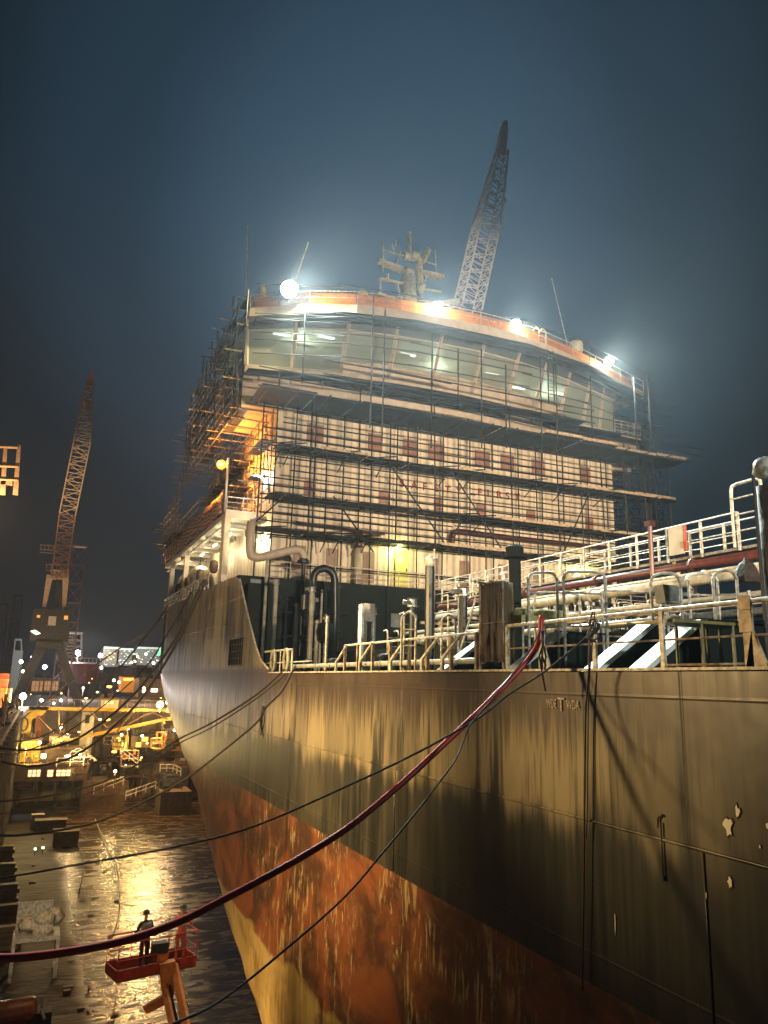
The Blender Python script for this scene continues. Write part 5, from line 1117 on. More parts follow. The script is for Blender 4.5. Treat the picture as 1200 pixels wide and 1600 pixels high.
skin = mat('skin', (0.36, 0.20, 0.13), 0.55)
def person(label, origin, yaw, cloth, helmet, pose, vest=None):
    """one skinned body; joints in metres, figure faces +y before the turn"""
    J = {'pelvis': (0, 0, .93, .14, .11), 'waist': (0, .01, 1.08, .125, .10), 'chest': (0, pose.get('lean', .02), 1.32, .155, .115), 'neck': (0, pose.get('lean', .02) + .02, 1.47, .06, .06),
         'chin': (0, pose.get('lean', .02) + .04, 1.55, .068, .075), 'head': (0, pose.get('lean', .02) + .045, 1.64, .082, .098), 'crown': (0, pose.get('lean', .02) + .04, 1.71, .06, .07)}
    E = [('pelvis', 'waist'), ('waist', 'chest'), ('chest', 'neck'), ('neck', 'chin'), ('chin', 'head'), ('head', 'crown')]
    ly = pose.get('lean', .02)
    for s_, nme in ((-1, 'l'), (1, 'r')):
        J['hip' + nme] = (s_ * .09, 0, .86, .095, .10); J['knee' + nme] = (s_ * .11, .03, .48, .065, .068); J['ank' + nme] = (s_ * .12, 0, .10, .048, .05); J['toe' + nme] = (s_ * .13, .17, .045, .045, .04)
        J['sh' + nme] = (s_ * .19, ly, 1.41, .065, .065); el, ha = pose[nme]
        J['el' + nme] = (s_ * el[0], el[1], el[2], .048, .048); J['wr' + nme] = (s_ * ha[0], ha[1], ha[2], .032, .03)
        w = Vector((s_ * ha[0], ha[1], ha[2])); e = Vector((s_ * el[0], el[1], el[2])); dd = (w - e).normalized(); pu, pw = ortho(dd)
        pm = w + dd * .07; J['palm' + nme] = (*pm, .036, .018)
        E += [('pelvis', 'hip' + nme), ('hip' + nme, 'knee' + nme), ('knee' + nme, 'ank' + nme), ('ank' + nme, 'toe' + nme), ('chest', 'sh' + nme), ('sh' + nme, 'el' + nme), ('el' + nme, 'wr' + nme), ('wr' + nme, 'palm' + nme)]
        for fi, (off, ln) in enumerate(((-.03, .075), (-.01, .085), (.01, .08), (.03, .062))):
            m_ = pm + pu * off + dd * ln * .5 - pw * .008; e2 = m_ + dd * ln * .35 - pw * .03
            J['f%d%s' % (fi, nme)] = (*m_, .010, .010); J['g%d%s' % (fi, nme)] = (*e2, .008, .008); E += [('palm' + nme, 'f%d%s' % (fi, nme)), ('f%d%s' % (fi, nme), 'g%d%s' % (fi, nme))]
        m_ = w + dd * .05 - pu * .05; J['th' + nme] = (*m_, .012, .012); E.append(('wr' + nme, 'th' + nme))
    keys = list(J); me = bpy.data.meshes.new('person'); me.from_pydata([J[q][:3] for q in keys], [(keys.index(p), keys.index(q)) for p, q in E], [])
    o = bpy.data.objects.new('person_tmp', me); COL.objects.link(o); md = o.modifiers.new('skin', 'SKIN'); sk = me.skin_vertices[0].data
    for i, q in enumerate(keys): sk[i].radius = J[q][3:5]
    sk[0].use_root = True; ss = o.modifiers.new('ss', 'SUBSURF'); ss.levels = 2; ss.render_levels = 2
    bpy.context.view_layer.update(); m2 = bpy.data.meshes.new_from_object(o.evaluated_get(bpy.context.evaluated_depsgraph_get())); bpy.data.objects.remove(o)
    m2.materials.clear(); m2.materials.append(cloth); m2.materials.append(skin); m2.materials.append(black)
    wr = [Vector(J['palm' + s][:3]) for s in 'lr']
    for p in m2.polygons:
        c = p.center
        if c.z > 1.49 or min((c - w).length for w in wr) < .11: p.material_index = 1
        elif c.z < .13: p.material_index = 2
        p.use_smooth = True
    ob = bpy.data.objects.new('person', m2); COL.objects.link(ob); ob.location = origin; ob.rotation_euler = (0, 0, yaw); ob['label'] = label; ob['category'] = 'person'; BASE[ob] = Vector((0, 0, 0))
    hc = (0, J['head'][1], 1.66)
    MB().lathe(hc, [(.135, -.005), (.12, .0), (.118, .05), (.09, .10), (.04, .125)], 14).build('hard_hat', helmet, ob, True)
    k = MB(); y = hc[1] + .098
    for s_ in (-.03, .03): k.blob((s_, y - .004, 1.625), .010, .006, .007, 0, 6, 4)
    k.build('eyes', black, ob); MB().blob((0, y + .006, 1.60), .012, .018, .02, 0, 6, 4).build('nose', skin, ob, True); MB().cbox((0, y - .008, 1.565), (.045, .012, .008)).build('mouth', mat('lip', (.25, .09, .07)), ob)
    MB().lathe((0, ly * .7, 1.17), [(.176, 0), (.18, .002), (.182, .05), (.178, .052)], 16).build('reflective_strip', mat('reflective', (.75, .72, .45), .4), ob, True)
    if vest: MB().lathe((0, ly * .5, 1.02), [(.165, 0), (.17, .08), (.175, .085), (.185, .3), (.165, .4)], 14).build('vest', vest, ob, True)
    return ob
dark_cl = mat('dark_coverall', (0.03, 0.03, 0.035), 0.8); or_cl = mat('orange_coverall', (0.55, 0.10, 0.03), 0.75, 0, .3, 8)
fr_ = atan2(ex.y, ex.x)
person('worker in dark clothes standing left in the red lift basket', bp(W_ * .40, .55, .05), fr_ + .15, dark_cl, black, {'l': ((.27, .12, 1.16), (.22, .38, 1.10)), 'r': ((.27, .12, 1.16), (.20, .38, 1.12)), 'lean': .05}, mat('grey_vest', (.20, .19, .17), .8))
person('worker in orange coverall leaning at the right end of the lift basket', bp(W_ * .86, .5, .05), fr_ - .5, or_cl, black, {'l': ((.28, .10, 1.18), (.25, .36, 1.12)), 'r': ((.30, .05, 1.18), (.28, .32, 1.14)), 'lean': .10})

# ------------------------------------------------------------------ things on the dock floor
def floor_at(px, py): return aZ(px, py, FZ)
p = floor_at(50, 1532)
t = thing('work_table', 'white framed table on the dock floor with a heap of pale rags', 'table', tuple(p)); s_ = 1.45
k = MB()
for dx in (-s_, s_):
    for dy in (0, 2.2): k.box((p.x + dx - .12, p.y + dy - .08, FZ), (p.x + dx + .12, p.y + dy + .08, FZ + 2.5))
k.build('leg', white, t); MB().box((p.x - s_ - .1, p.y - .05, FZ + 2.5), (p.x + s_ + .1, p.y + 2.3, FZ + 2.75)).build('top', white, t)
MB().box((p.x - s_, p.y + 2.25, FZ + 2.76), (p.x + s_ - .5, p.y + 2.35, FZ + 4.6)).build('back_panel', white, t)
k = MB()
for i in range(7): k.blob((p.x + U(-.9, 1.2), p.y + U(.5, 1.8), FZ + 3.3 + U(-.3, .6)), U(.5, .8), U(.4, .7), U(.35, .6), .22, 10, 6)
k.build('rag_heap', mat('rags', (.75, .66, .50), .85, 0, .5, 5, .9), None, True, label='heap of pale crumpled rags piled on the white framed table', category='rags')
p = floor_at(28, 1640)
t = thing('pump_unit', 'reddish engine unit with shiny fittings at the lower left corner', 'machine', (p.x, p.y, FZ))
c = V(p.x, p.y, FZ + 1.0); MB().lathe((c.x - 2.2, c.y, c.z + .8), [(.3, 0), (.75, .1), (.8, .3), (.8, 2.7), (.75, 2.9), (.3, 3.0)], 14, (1, .1, 0)).build('tank', mat('rust_tank', (.26, .07, .03), .4, 0, .5, 3), t, True)
k = MB(); k.box((c.x - 2.0, c.y - .8, FZ), (c.x + .2, c.y + .8, FZ + .9)); k.build('base_frame', liftor, t); k = MB()
for i in range(10): a_ = V(c.x + U(.2, 1.4), c.y + U(-.6, .6), FZ + U(.2, 2.2)); k.tube(a_, a_ + V(U(-.5, .5), U(-.5, .5), U(-.4, .6)), U(.05, .12), 8)
k.build('fitting', glint, t); MB().box((c.x + .3, c.y - .5, FZ), (c.x + 1.6, c.y + .6, FZ + 1.9)).build('engine', black, t)
bl = None
for i, (px, py, lab) in enumerate(((8, 1345, 'farthest timber stack along the dark left side'), (10, 1375, 'second farthest timber stack along the left side'), (12, 1410, 'middle timber stack along the left side'), (14, 1445, 'second nearest timber stack along the left side'), (12, 1482, 'nearest timber stack along the dark left side'))):
    p = floor_at(px, py)
    if bl is None:
        bl = thing('timber_stack', lab, 'timber stack', tuple(p), 'timber stacks along the left dock side')
        for j in range(4): MB().box((p.x - 2.6, p.y - .45 + .02 * j, FZ + j * .42), (p.x + .9 - .2 * (j % 2), p.y + .45, FZ + j * .42 + .38)).build('timber', brownst, bl)
    else: copy_thing(bl, tuple(p), lab)
k = MB()
for i in range(60):
    p = floor_at(U(10, 330), U(1262, 1590))
    if 1.5 < p.x < 9.5: k.cbox((p.x, p.y, FZ + .06), (U(.1, .7), U(.1, .5), U(.05, .2)))
k.build('scattered_debris', brownst, None, False, label='small scattered scraps lying over the wet dock floor', category='debris', kind='stuff')
for i, (pts_, lab) in enumerate((([(150, 1280), (170, 1330), (182, 1350), (185, 1420), (172, 1480)], 'pale hose lying along the wet floor toward the lift'), ([(20, 1262), (90, 1290), (130, 1340), (120, 1400)], 'dark hose snaking from the skip over the floor'))):
    w_ = [floor_at(a_, b_) + Vector((U(-.3, .3), 0, .08)) for a_, b_ in pts_]; MB().path(catmull(w_, 6), .07, 6).build('floor_hose', [palepipe, black][i], None, True, label=lab, category='hose')
def small_box(name, label, cat, px, py, w, d, h_, m, extra=None):
    p = floor_at(px, py); t = thing(name, label, cat, tuple(p)); MB().box((p.x - w / 2, p.y, FZ), (p.x + w / 2, p.y + d, FZ + h_)).build('body', m, t)
    k = MB(); k.box((p.x - w / 2 - .06, p.y - .06, FZ + h_), (p.x + w / 2 + .06, p.y + d + .06, FZ + h_ + .12)); k.build('lid', m, t); k = MB()
    for f in (-.45, 0, .45): k.box((p.x + f * w - .05, p.y - .05, FZ + .1), (p.x + f * w + .05, p.y - .005, FZ + h_ - .1))
    k.build('rib', m, t)
small_box('crate', 'square pale crate on the dark dock floor', 'crate', 102, 1322, 3.0, 2.5, 1.6, concrete)
small_box('skip', 'low brown skip beside the pale crate', 'skip', 78, 1300, 4.0, 2, 1.4, brownst)
small_box('drum_box', 'small tub with a rod standing up, left of the brown skip', 'tub', 57, 1296, 1.6, 1.4, 1.8, mat('tub_olive', (.22, .2, .12), .6))
for px, py, m_, lab in ((54, 1333, e_cool, 'tiny bluish lamp on the dark dock floor'), (66, 1331, e_warm, 'tiny warm lamp right of the bluish one on the floor')):
    p = floor_at(px, py + 4); t = thing('hand_lamp', lab, 'lamp', (p.x, p.y, FZ)); MB().tube((p.x, p.y, FZ), (p.x, p.y, FZ + .6), .06).build('stand', black, t); MB().blob((p.x, p.y, FZ + .75), .14, .14, .12, 0).build('bulb', MATS['lamp_warm'] if m_ is e_warm else MATS['lamp_tube'], t)

# ------------------------------------------------------------------ far end of the dock
random.seed(55)
def far_at(px, py, y): return aY(px, py, y)
# yellow gantry
GY = 135.0
t = thing('yellow_gantry', 'long yellow travelling gantry spanning the far end of the dock', 'gantry', (10, GY, FZ))
def fp(px, py, y=GY): return aY(px, py, y)
k = MB()
out_ = [(28, 1228), (33, 1150), (38, 1120), (46, 1104), (78, 1104), (66, 1118), (50, 1124), (46, 1150), (62, 1156), (60, 1200), (46, 1228)]
k.prism([fp(*q) for q in out_], (0, .8, 0)); k.build('leg_frame', yellowm, t)
k = MB(); k.path([fp(38, 1132, GY - .05) + V(.5 * cos(a_), 0, 1.0 * sin(a_)) for a_ in [i * pi / 4 for i in range(9)]], .12, 5); k.cbox(fp(36, 1150, GY - .02), (.7, .05, .6)); k.build('opening', black, t)
def beam(name, a_, b_, hgt, m, par, y=GY, dep=.8): p, q = fp(*a_, y), fp(*b_, y); return MB().prism([p, q, q - V(0, 0, hgt), p - V(0, 0, hgt)], (0, dep, 0)).build(name, m, par)
beam('top_beam', (46, 1104), (276, 1108), .5, yellowm, t); beam('lower_beam', (140, 1147), (281, 1117), .5, yellowm, t); beam('lower_beam', (60, 1168), (140, 1147), .4, yellowm, t); 
k = MB()
for a_, b_ in (((58, 1118), (84, 1146)), ((92, 1110), (92, 1140)), ((140, 1112), (168, 1138)), ((180, 1146), (208, 1112)), ((168, 1138), (195, 1118)), ((234, 1112), (262, 1124)), ((200, 1132), (236, 1112))): k.tube(fp(*a_), fp(*b_), .13, 5)
k.build('cross_brace', brownst, t)
k = MB()
for i in range(24): x = i * .9; k.tube((x, GY, fp(100, 1104).z), (x, GY, fp(100, 1104).z + 1.1), .03, 4)
k.tube((0, GY, fp(100, 1104).z + 1.1), (21, GY, fp(100, 1104).z + 1.1), .04, 4); k.build('railing', rustrail, t)
def cabin(name, label, cat, x0, y0, x1, y1, yy, dep, m, win=(), wm=None, group=None, roof=True, base=None):
    p = fp(x0, y0, yy); q = fp(x1, y1, yy); zb = q.z if base is None else base
    t = thing(name, label, cat, ((p.x + q.x) / 2, yy, zb), group); MB().box((p.x, yy, zb), (q.x, yy + dep, p.z)).build('body', m, t)
    if roof: MB().box((p.x - .2, yy - .2, p.z + .003), (q.x + .2, yy + dep + .2, p.z + .25)).build('roof', brownst, t)
    k_ = MB(); hh = p.z - zb; n_ = max(2, int((q.x - p.x) / .8))
    for i in range(n_ + 1): xx = p.x + (q.x - p.x) * i / n_; k_.box((xx - .06, yy - .12, zb), (xx + .06, yy - .003, p.z - .02))
    k_.box((p.x, yy - .16, zb + hh * .5), (q.x, yy - .121, zb + hh * .5 + .12)); k_.build('rib', m, t)
    if q.x - p.x > 2.5:
        k_ = MB()
        for i in range(int((q.x - p.x) * 1.2)): xx = U(p.x, q.x - .5); k_.cbox((xx, yy + U(.5, dep - .3), p.z + .25 + U(.1, .5)), (U(.3, 1.1), U(.3, .8), U(.3, 1.2))); k_.tube((xx, yy + .4, p.z), (xx + U(-.4, .4), yy + .5, p.z + U(.8, 2.2)), .05, 4)
        k_.build('roof_gear', brownst if m is not brownst else steel, t)
    for w in win:
        a_ = fp(w[0], w[1], yy); b_ = fp(w[2], w[3], yy); wo = MB().box((a_.x, yy - .20, b_.z), (b_.x, yy - .165, a_.z)).build('window', wm or e_strip, t); kb = MB(); nb = max(1, int((b_.x - a_.x) / .55))
        for i in range(nb + 1): xx = a_.x + (b_.x - a_.x) * i / nb; kb.box((xx - .05, yy - .26, b_.z - .05), (xx + .05, yy - .205, a_.z + .05))
        kb.box((a_.x, yy - .30, (a_.z + b_.z) / 2), (b_.x, yy - .265, (a_.z + b_.z) / 2 + .08)); kb.build('frame', brownst, wo)
    return t
cabin('yellow_cabin', 'bright yellow plate cabin at the foot of the gantry leg', 'cabin', 35, 1158, 60, 1190, 133, 3, yellowm, base=None)
cabin('lit_cabin', 'orange lit cabin right of the yellow cabin', 'cabin', 78, 1150, 106, 1170, 136, 3, cranelit, ((82, 1154, 98, 1164),), e_amber)
cabin('machine_house', 'brown machinery house under the lit cabin', 'machinery house', 60, 1172, 125, 1200, 134, 4, brownst, ((64, 1178, 72, 1184), (100, 1180, 110, 1185)), e_warm)
t = cabin('light_panel_deck', 'long low platform with a row of glowing panels facing the ship', 'platform', 20, 1198, 135, 1219, 130, 5, brownst, ((44, 1203, 63, 1213), (74, 1203, 83, 1213), (88, 1203, 110, 1212)), e_strip)
cabin('hall', 'brown lit hall with pale columns behind the gantry', 'hall', 46, 1061, 92, 1082, 200, 12, brownst, ((50, 1064, 60, 1080), (63, 1064, 66, 1080), (70, 1064, 90, 1079)), mat('dim_window', (.5, .28, .10), .5, emit=(1, .55, .2), estr=.22))
cabin('pale_tower_cabin', 'tall pale cabin tower behind the gantry beam', 'cabin', 160, 1093, 181, 1135, 142, 3, cranelit, ((163, 1096, 178, 1100),), e_strip, base=QZ)
cabin('small_white_cabin', 'small pale hut with a dark doorway behind the gantry', 'hut', 130, 1113, 145, 1138, 141, 3, white, base=FZ + 8, win=((134, 1117, 139, 1130),), wm=black)
cabin('grey_container', 'grey container between the gantry leg and the pale hut', 'container', 70, 1112, 88, 1135, 143, 3, mat('container_grey', (.16, .17, .19), .6), base=QZ - 5)
cabin('pink_container', 'salmon pink container behind the gantry leg', 'container', 58, 1113, 68, 1136, 142.5, 3, mat('salmon', (.45, .2, .12), .6), base=QZ - 5)
cabin('orange_lifeboat_house', 'orange lit block standing above the gantry beam', 'block', 191, 1058, 217, 1082, 190, 8, mat('orange_block', (.6, .22, .04), .5, emit=(1, .38, .05), estr=.35), ((193, 1060, 214, 1063),), e_amber)  # emission gives the whole block a lit look without a lamp
cabin('long_shed', 'dim long shed with warm lamps beside the stern', 'shed', 218, 1062, 262, 1090, 180, 10, brownst, ((222, 1078, 230, 1082), (236, 1076, 246, 1081)), e_warm)
cabin('yellow_lit_rack', 'rack of machines under bright yellow light in the far dock', 'rack', 180, 1150, 199, 1172, 140, 3, yellowm, ((182, 1152, 188, 1158), (190, 1160, 197, 1168)), em('yellow', (1, .85, .15), 2.2), roof=False)
cabin('yellow_lit_rack', 'amber lit open shelf right of the yellow machine rack', 'rack', 206, 1150, 232, 1168, 140, 3, brownst, ((212, 1160, 220, 1167), (222, 1152, 231, 1158)), em('amber_dim', (1, .6, .1), 2.2), roof=False)
cabin('pontoon', 'brown hull-like pontoon lying on the dock floor', 'pontoon', 130, 1222, 194, 1252, 138, 7, brownst, roof=False, base=FZ)
cabin('slab_deck', 'low dark slab platform close to the stern on the dock floor', 'platform', 252, 1238, 300, 1246, 130, 6, brownst, roof=False, base=FZ)
cabin('steel_block', 'dark steel block under the stern beyond the slab', 'block', 252, 1200, 292, 1236, 143, 4, navy, ((256, 1218, 258, 1219),), e_white, base=FZ)
def rail_piece(label, pts, yy, h_=1.2, m=railm, cat='railing'):
    P_ = [fp(a_, b_, yy) for a_, b_ in pts]; t = thing('gangway_railing', label, cat, tuple(P_[0])); k = MB(); k2 = MB()
    for p, q in zip(P_, P_[1:]):
        for f in (.5, 1): k.tube(p + V(0, 0, h_ * f), q + V(0, 0, h_ * f), .06, 5)
        n_ = max(2, int((q - p).length / 1.3))
        for i in range(n_ + 1): c = p.lerp(q, i / n_); k2.tube(c, c + V(0, 0, h_), .06, 4)
    k.build('rail', m, t); k2.build('post', m, t)
rail_piece('pale railing on top of the brown pontoon', [(146, 1242), (192, 1226)], 136.5)
rail_piece('longer pale gangway railing right of the pontoon', [(196, 1250), (243, 1233)], 134)
rail_piece('sloping stair railing below the yellow machine rack', [(188, 1178), (215, 1200)], 137)
rail_piece('railing in front of the glowing panels', [(88, 1198), (130, 1196)], 129.5)
rail_piece('pale frame railing beside the slab platform', [(250, 1206), (270, 1206), (282, 1212)], 140)
t = thing('pipe_cluster', 'tangle of curved pale hoses right of the glowing panels', 'hoses', tuple(fp(125, 1190, 131))); k = MB()
for i in range(9): c = fp(118 + U(0, 24), 1176 + U(0, 16), 131); k.path([c + V(U(.4, 1) * cos(a_ / 3), 0, U(.6, .7) * sin(a_ / 3)) * 1.1 for a_ in range(0, 10)], .08, 5)
k.build('hose', railm, t)
for i in range(26):   # racks and frames standing about at the far end
    px = U(20, 285); py = U(1150, 1236); yy = U(131, 147); w = U(.8, 3.0); h_ = U(1.0, 3.2)
    side_ = ['left', 'middle', 'right'][min(2, int((px - 20) / 90))]; p = fp(px, py, yy)
    t = thing('equipment_frame', 'rusty equipment frame in the dark clutter below the yellow gantry', 'frame', tuple(p), 'equipment frames at the far dock end')
    k = MB()
    for dx in (0, w):
        for dy in (0, 1.4): k.tube((p.x + dx, yy + dy, p.z), (p.x + dx, yy + dy, p.z + h_), .07, 4)
    for zz in (0.05, h_ * .5, h_):
        for dy in (0, 1.4): k.tube((p.x, yy + dy, p.z + zz), (p.x + w, yy + dy, p.z + zz), .06, 4)
    k.build('frame_tube', random.choice([rustrail, steel, yellowm, brownst]), t); k = MB()
    for j in range(3): k.cbox((p.x + U(.1, w), yy + .7, p.z + U(.2, h_)), (U(.3, .9), .7, U(.2, .8)))
    k.build('load', random.choice([glint, brownst, navy, liftor, white]), t)
# supports so the clutter stands on something
t = thing('staging_deck', 'dark multi level steel staging filling the far dock end', 'staging', (12, 146, FZ)); k = MB()
for zz, y_ in ((-17.2, 147), (-14.0, 147.5), (-11, 148)): k.box((-2, y_, zz), (36, 149.0, zz + .25))
k.build('level', brownst, t); k = MB()
for i in range(14): k.box((-1.5 + i * 2.8, 147, FZ), (-1.2 + i * 2.8, 147.3, -11))
k.build('column', brownst, t)

# far lamps
def far_lamp(label, px, py, yy, r, m, lightc=None, pw=0, pole=None):
    p = fp(px, py, yy); t = thing('yard_lamp', label, 'lamp', (p.x, p.y, (QZ if p.z > QZ else p.z - 1.5) if pole is None else pole), 'lamps of the far yard')
    zb = BASE[t].z; MB().blob(tuple(p), r, r, r, 0, 10, 8).build('bulb', m, t, True); MB().tube((p.x, p.y + .1, zb), (p.x, p.y + .1, p.z - r * .6), .07 + r * .1, 5).build('pole', brownst, t)
    if lightc: lamp('yard_light', 'SPOT' if pw > 20000 else 'POINT', p + V(0, -r * 1.6, 0), pw, lightc, (7.0, 84, -21) if pw > 20000 else None, size=r, cone=46, blend=1.0)
far_lamp('big glowing sodium lamp just above the right end of the gantry', 250, 1101, 131, .55, e_sod, (1, .52, .15), 19000)
far_lamp('white lamp right of the big sodium lamp at the stern', 263, 1097, 131, .40, e_white, (1, .8, .5), 3500)
far_lamp('brilliant white lamp at the crane foot on the left', 36, 1088, 150, .55, e_white, (.95, .97, 1), 4000)
far_lamp('white lamp on the maroon bow, left one', 102, 1031, 215, .6, e_white, (.9, .95, 1), 6000)
far_lamp('white lamp on the maroon bow, right one', 122, 1020, 222, .7, e_white, (.9, .95, 1), 9000)
far_lamp('bluish lamp in the gap between the crane legs', 70, 1042, 200, .5, e_blue)
far_lamp('blue white lamp left of the near crane leg', 50, 1027, 200, .35, e_blue)
far_lamp('white lamp low at the far left behind the crane leg', 33, 1034, 210, .4, e_white)
far_lamp('small warm lamp under the white one at the far left', 36, 1049, 205, .35, e_warm)
far_lamp('white lamp at the quay behind the gantry, left of two', 65, 1094, 152, .25, e_white)
far_lamp('white lamp at the quay behind the gantry, right of two', 95, 1094, 152, .22, e_white)
far_lamp('small warm lamp above the gantry beam', 84, 1099, 150, .2, e_warm)
far_lamp('white lamp at the left end of the lit offshore ship', 157, 1024, 230, .55, e_white)
far_lamp('lower white lamp beside the lit offshore ship', 158, 1043, 215, .35, e_white)
far_lamp('white lamp below the gantry beam near the yellow rack', 200, 1138, 138, .2, e_white)
far_lamp('white lamp close to the stern plating', 273, 1141, 138, .2, e_white)
far_lamp('white glowing strip lamp on the far machinery', 105, 1150, 137, .35, e_white, (1, .95, .9), 900)
far_lamp('lamp over the yellow machine rack', 190, 1148, 138, .2, e_warm, (1, .85, .2), 1200)
far_lamp('lamp lighting the yellow cabin', 62, 1160, 130, .22, e_warm, (1, .75, .3), 1800)
for i, (px, py) in enumerate(((215, 1026), (228, 1022), (206, 1035), (240, 1036), (220, 1066), (229, 1067), (237, 1066), (247, 1065), (186, 1066), (178, 1063))):
    p = fp(px, py, 185 if py > 1050 else 228); t = thing('small_lamp', 'small bright lamp in the cluster beside the stern', 'lamp', tuple(p - V(0, 0, 1)), 'small lamps clustered beside the stern'); MB().blob(tuple(p), .3, .3, .3, 0, 8, 6).build('bulb', [e_warm, e_white][i % 2] if py < 1050 else e_warm, t); MB().tube(p - V(0, 0, 1.5), p, .06, 4).build('pole', brownst, t)

for i in range(34):
    px = U(8, 285); py = random.choice([U(1055, 1100), U(1110, 1150), U(1150, 1205)]); yy = U(132, 149) if py > 1100 else U(155, 215); p = fp(px, py, yy)
    side_ = ['left', 'middle', 'right'][min(2, int(px / 95))]; t = thing('work_lamp', 'tiny work lamp glowing amid the clutter round the yellow gantry', 'lamp', (p.x, p.y, p.z - 1.2), 'tiny work lamps of the far yard')
    rb_ = random.choice([.07, .09, .12, .2]); MB().blob(tuple(p), rb_ * U(1, 2.5), rb_, rb_, 0, 8, 6).build('bulb', random.choice([e_warm, e_warm, e_sod, e_amber, e_amber]), t); MB().tube(p - V(0, 0, 1.2), p, .05, 4).build('pole', brownst, t)
for px, py, yy, pw, c_ in ((40, 1172, 130.5, 2600, (1, .66, .18)), (125, 1178, 129, 1800, (1, .66, .28)), (95, 1136, 134, 1500, (1, .72, .4)), (222, 1150, 137, 1500, (1, .7, .25)), (180, 1205, 130, 900, (1, .62, .28)), (225, 1075, 170, 3500, (1, .6, .3)), (130, 1075, 190, 3500, (1, .8, .7))):
    p = fp(px, py, yy); t = thing('added_mast_lamp', 'added warm lamp on a thin mast lighting the far dock clutter', 'lamp', (p.x, p.y, p.z - 2), 'added warm mast lamps of the far dock end'); MB().blob(tuple(p), .22, .22, .2, 0, 8, 6).build('bulb', e_warm, t); MB().tube(p - V(0, 0, 2), p, .06, 5).build('pole', brownst, t); lamp('yard_light', 'POINT', p + V(0, -.5, .1), pw, c_, size=.2)  # lamps put in to brighten and warm the far clutter
# far ships
t = thing('maroon_ship', 'far ship with a maroon and black bow lit by deck lamps', 'ship', (14, 250, QZ))
def ship_hull(px0, px1, pyt, pyb, y, length, mt, mb, par):
    a_ = fp(px0, pyt, y); b_ = fp(px1, pyt, y); zb = fp(px0, pyb, y).z; xm = (a_.x + b_.x) / 2; w = (b_.x - a_.x) / 2; k = MB(); rows = []
    prof = [(-.02, .04), (.04, .35), (.10, .62), (.2, .88), (.35, 1), (1, 1)]
    for zi, (zf, nar) in enumerate(((1, 1), (.55, .86), (0, .62))):
        z = zb + (a_.z - zb) * zf; sh = (1 - zf) * 7
        for s_ in (-1, 1):
            for f, ww in prof: rows.append((xm + s_ * w * ww * nar, y + sh + f * length, z))
    n6 = len(prof)
    for zi in range(2):
        for s_ in range(2):
            o = zi * 2 * n6 + s_ * n6; o2 = o + 2 * n6
            for i in range(n6 - 1): k.f.append((o + i, o + i + 1, o2 + i + 1, o2 + i)); k.mi.append(zi)
        k.f.append((zi * 2 * n6, zi * 2 * n6 + n6, zi * 2 * n6 + 3 * n6, zi * 2 * n6 + 2 * n6)); k.mi.append(zi)
    for i in range(n6 - 1): k.f.append((i, n6 + i, n6 + i + 1, i + 1)); k.mi.append(0)
    k.v = rows; return k.build('hull', [mt, mb], par), (a_, b_)
h1, (a_, b_) = ship_hull(98, 172, 1036, 1108, 205, 60, maroon, navy, t); k = MB(); k.box((a_.x + 1, 215, a_.z + .02), (b_.x - 1, 260, a_.z + .5)); k.build('deck', white, t)
k = MB()
for i in range(12): x = a_.x + (b_.x - a_.x) * i / 11; k.tube((x, 206 + abs(i - 5.5), a_.z), (x, 206 + abs(i - 5.5), a_.z + 1.5), .08, 4)
k.tube((a_.x, 211, a_.z + 1.5), (b_.x, 211, a_.z + 1.5), .08, 4); k.build('rail', white, t)
t = thing('offshore_ship', 'far brightly lit ship with a boxy superstructure left of the stern', 'ship', (30, 240, QZ))
h1, (a_, b_) = ship_hull(160, 262, 1042, 1060, 225, 70, navy, navy, t)
for n_, (x0, y0, x1, y1, m_) in enumerate(((162, 1012, 184, 1042, greybox), (184, 1014, 206, 1040, greybox), (212, 1012, 250, 1040, greybox), (206, 1022, 213, 1042, navy))):
    p = fp(x0, y0, 232); q = fp(x1, y1, 232); blk = MB().box((p.x, 232, q.z), (q.x, 244, p.z)).build('superstructure', m_, t); wn = MB()
    for i in range(14 if n_ != 3 else 2): px = U(x0 + 1, x1 - 2); py = U(y0 + 2, y1 - 3); c = fp(px, py, 231.9); wn.box((c.x, 231.8, c.z - U(.12, .3)), (c.x + U(.2, .55), 231.95, c.z))
    wn.build('lit_window', [em('win_warm', (1, .62, .25), 1.6), em('win_white', (.9, 1, .95), 1.2), em('win_white2', (.85, 1, .9), 1.0), e_warm][n_], blk)
    MB().box((p.x, 231.6, p.z - .25), (q.x, 231.79, p.z + .3)).build('edge_light', em('edge', (.85, 1, .9), .3), blk)
lamp('yard_light', 'POINT', fp(175, 1018, 228), 250, (1, .8, .5), size=.5); lamp('yard_light', 'POINT', fp(230, 1015, 226), 120, (.85, 1, .9), size=.5)
p = fp(252, 1018, 215); t = thing('green_banner', 'green glowing navigation sign at the edge of the stern', 'sign', (p.x, p.y, QZ)); MB().prism([fp(246, 1023, 215), fp(252, 1010, 215), fp(255, 1014, 215), fp(250, 1024, 215)], (0, .2, 0)).build('panel', e_green, t); MB().tube((p.x, p.y + .1, QZ), (p.x, p.y + .1, p.z), .1).build('pole', brownst, t)
t = thing('steel_rack', 'orange panelled steel rack with yellow posts at the quay edge', 'rack', tuple(fp(5, 1120, 150)))
p = fp(-6, 1052, 150); q = fp(6, 1120, 150); MB().box((p.x, 150, QZ), (q.x, 152, p.z)).build('orange_panel', mat('panel_orange', (.6, .10, .03), .5, emit=(1, .16, .04), estr=.25), t)  # emission gives the plain panel a lit look
k = MB()
for px in (8, 15): k.tube(fp(px + 2, 1075, 149.5), fp(px - 4, 1125, 149.5), .25, 5)
for py in (1060, 1075, 1090, 1105): k.tube(fp(-5, py, 149.5), fp(15, py + 2, 149.5), .15, 5)
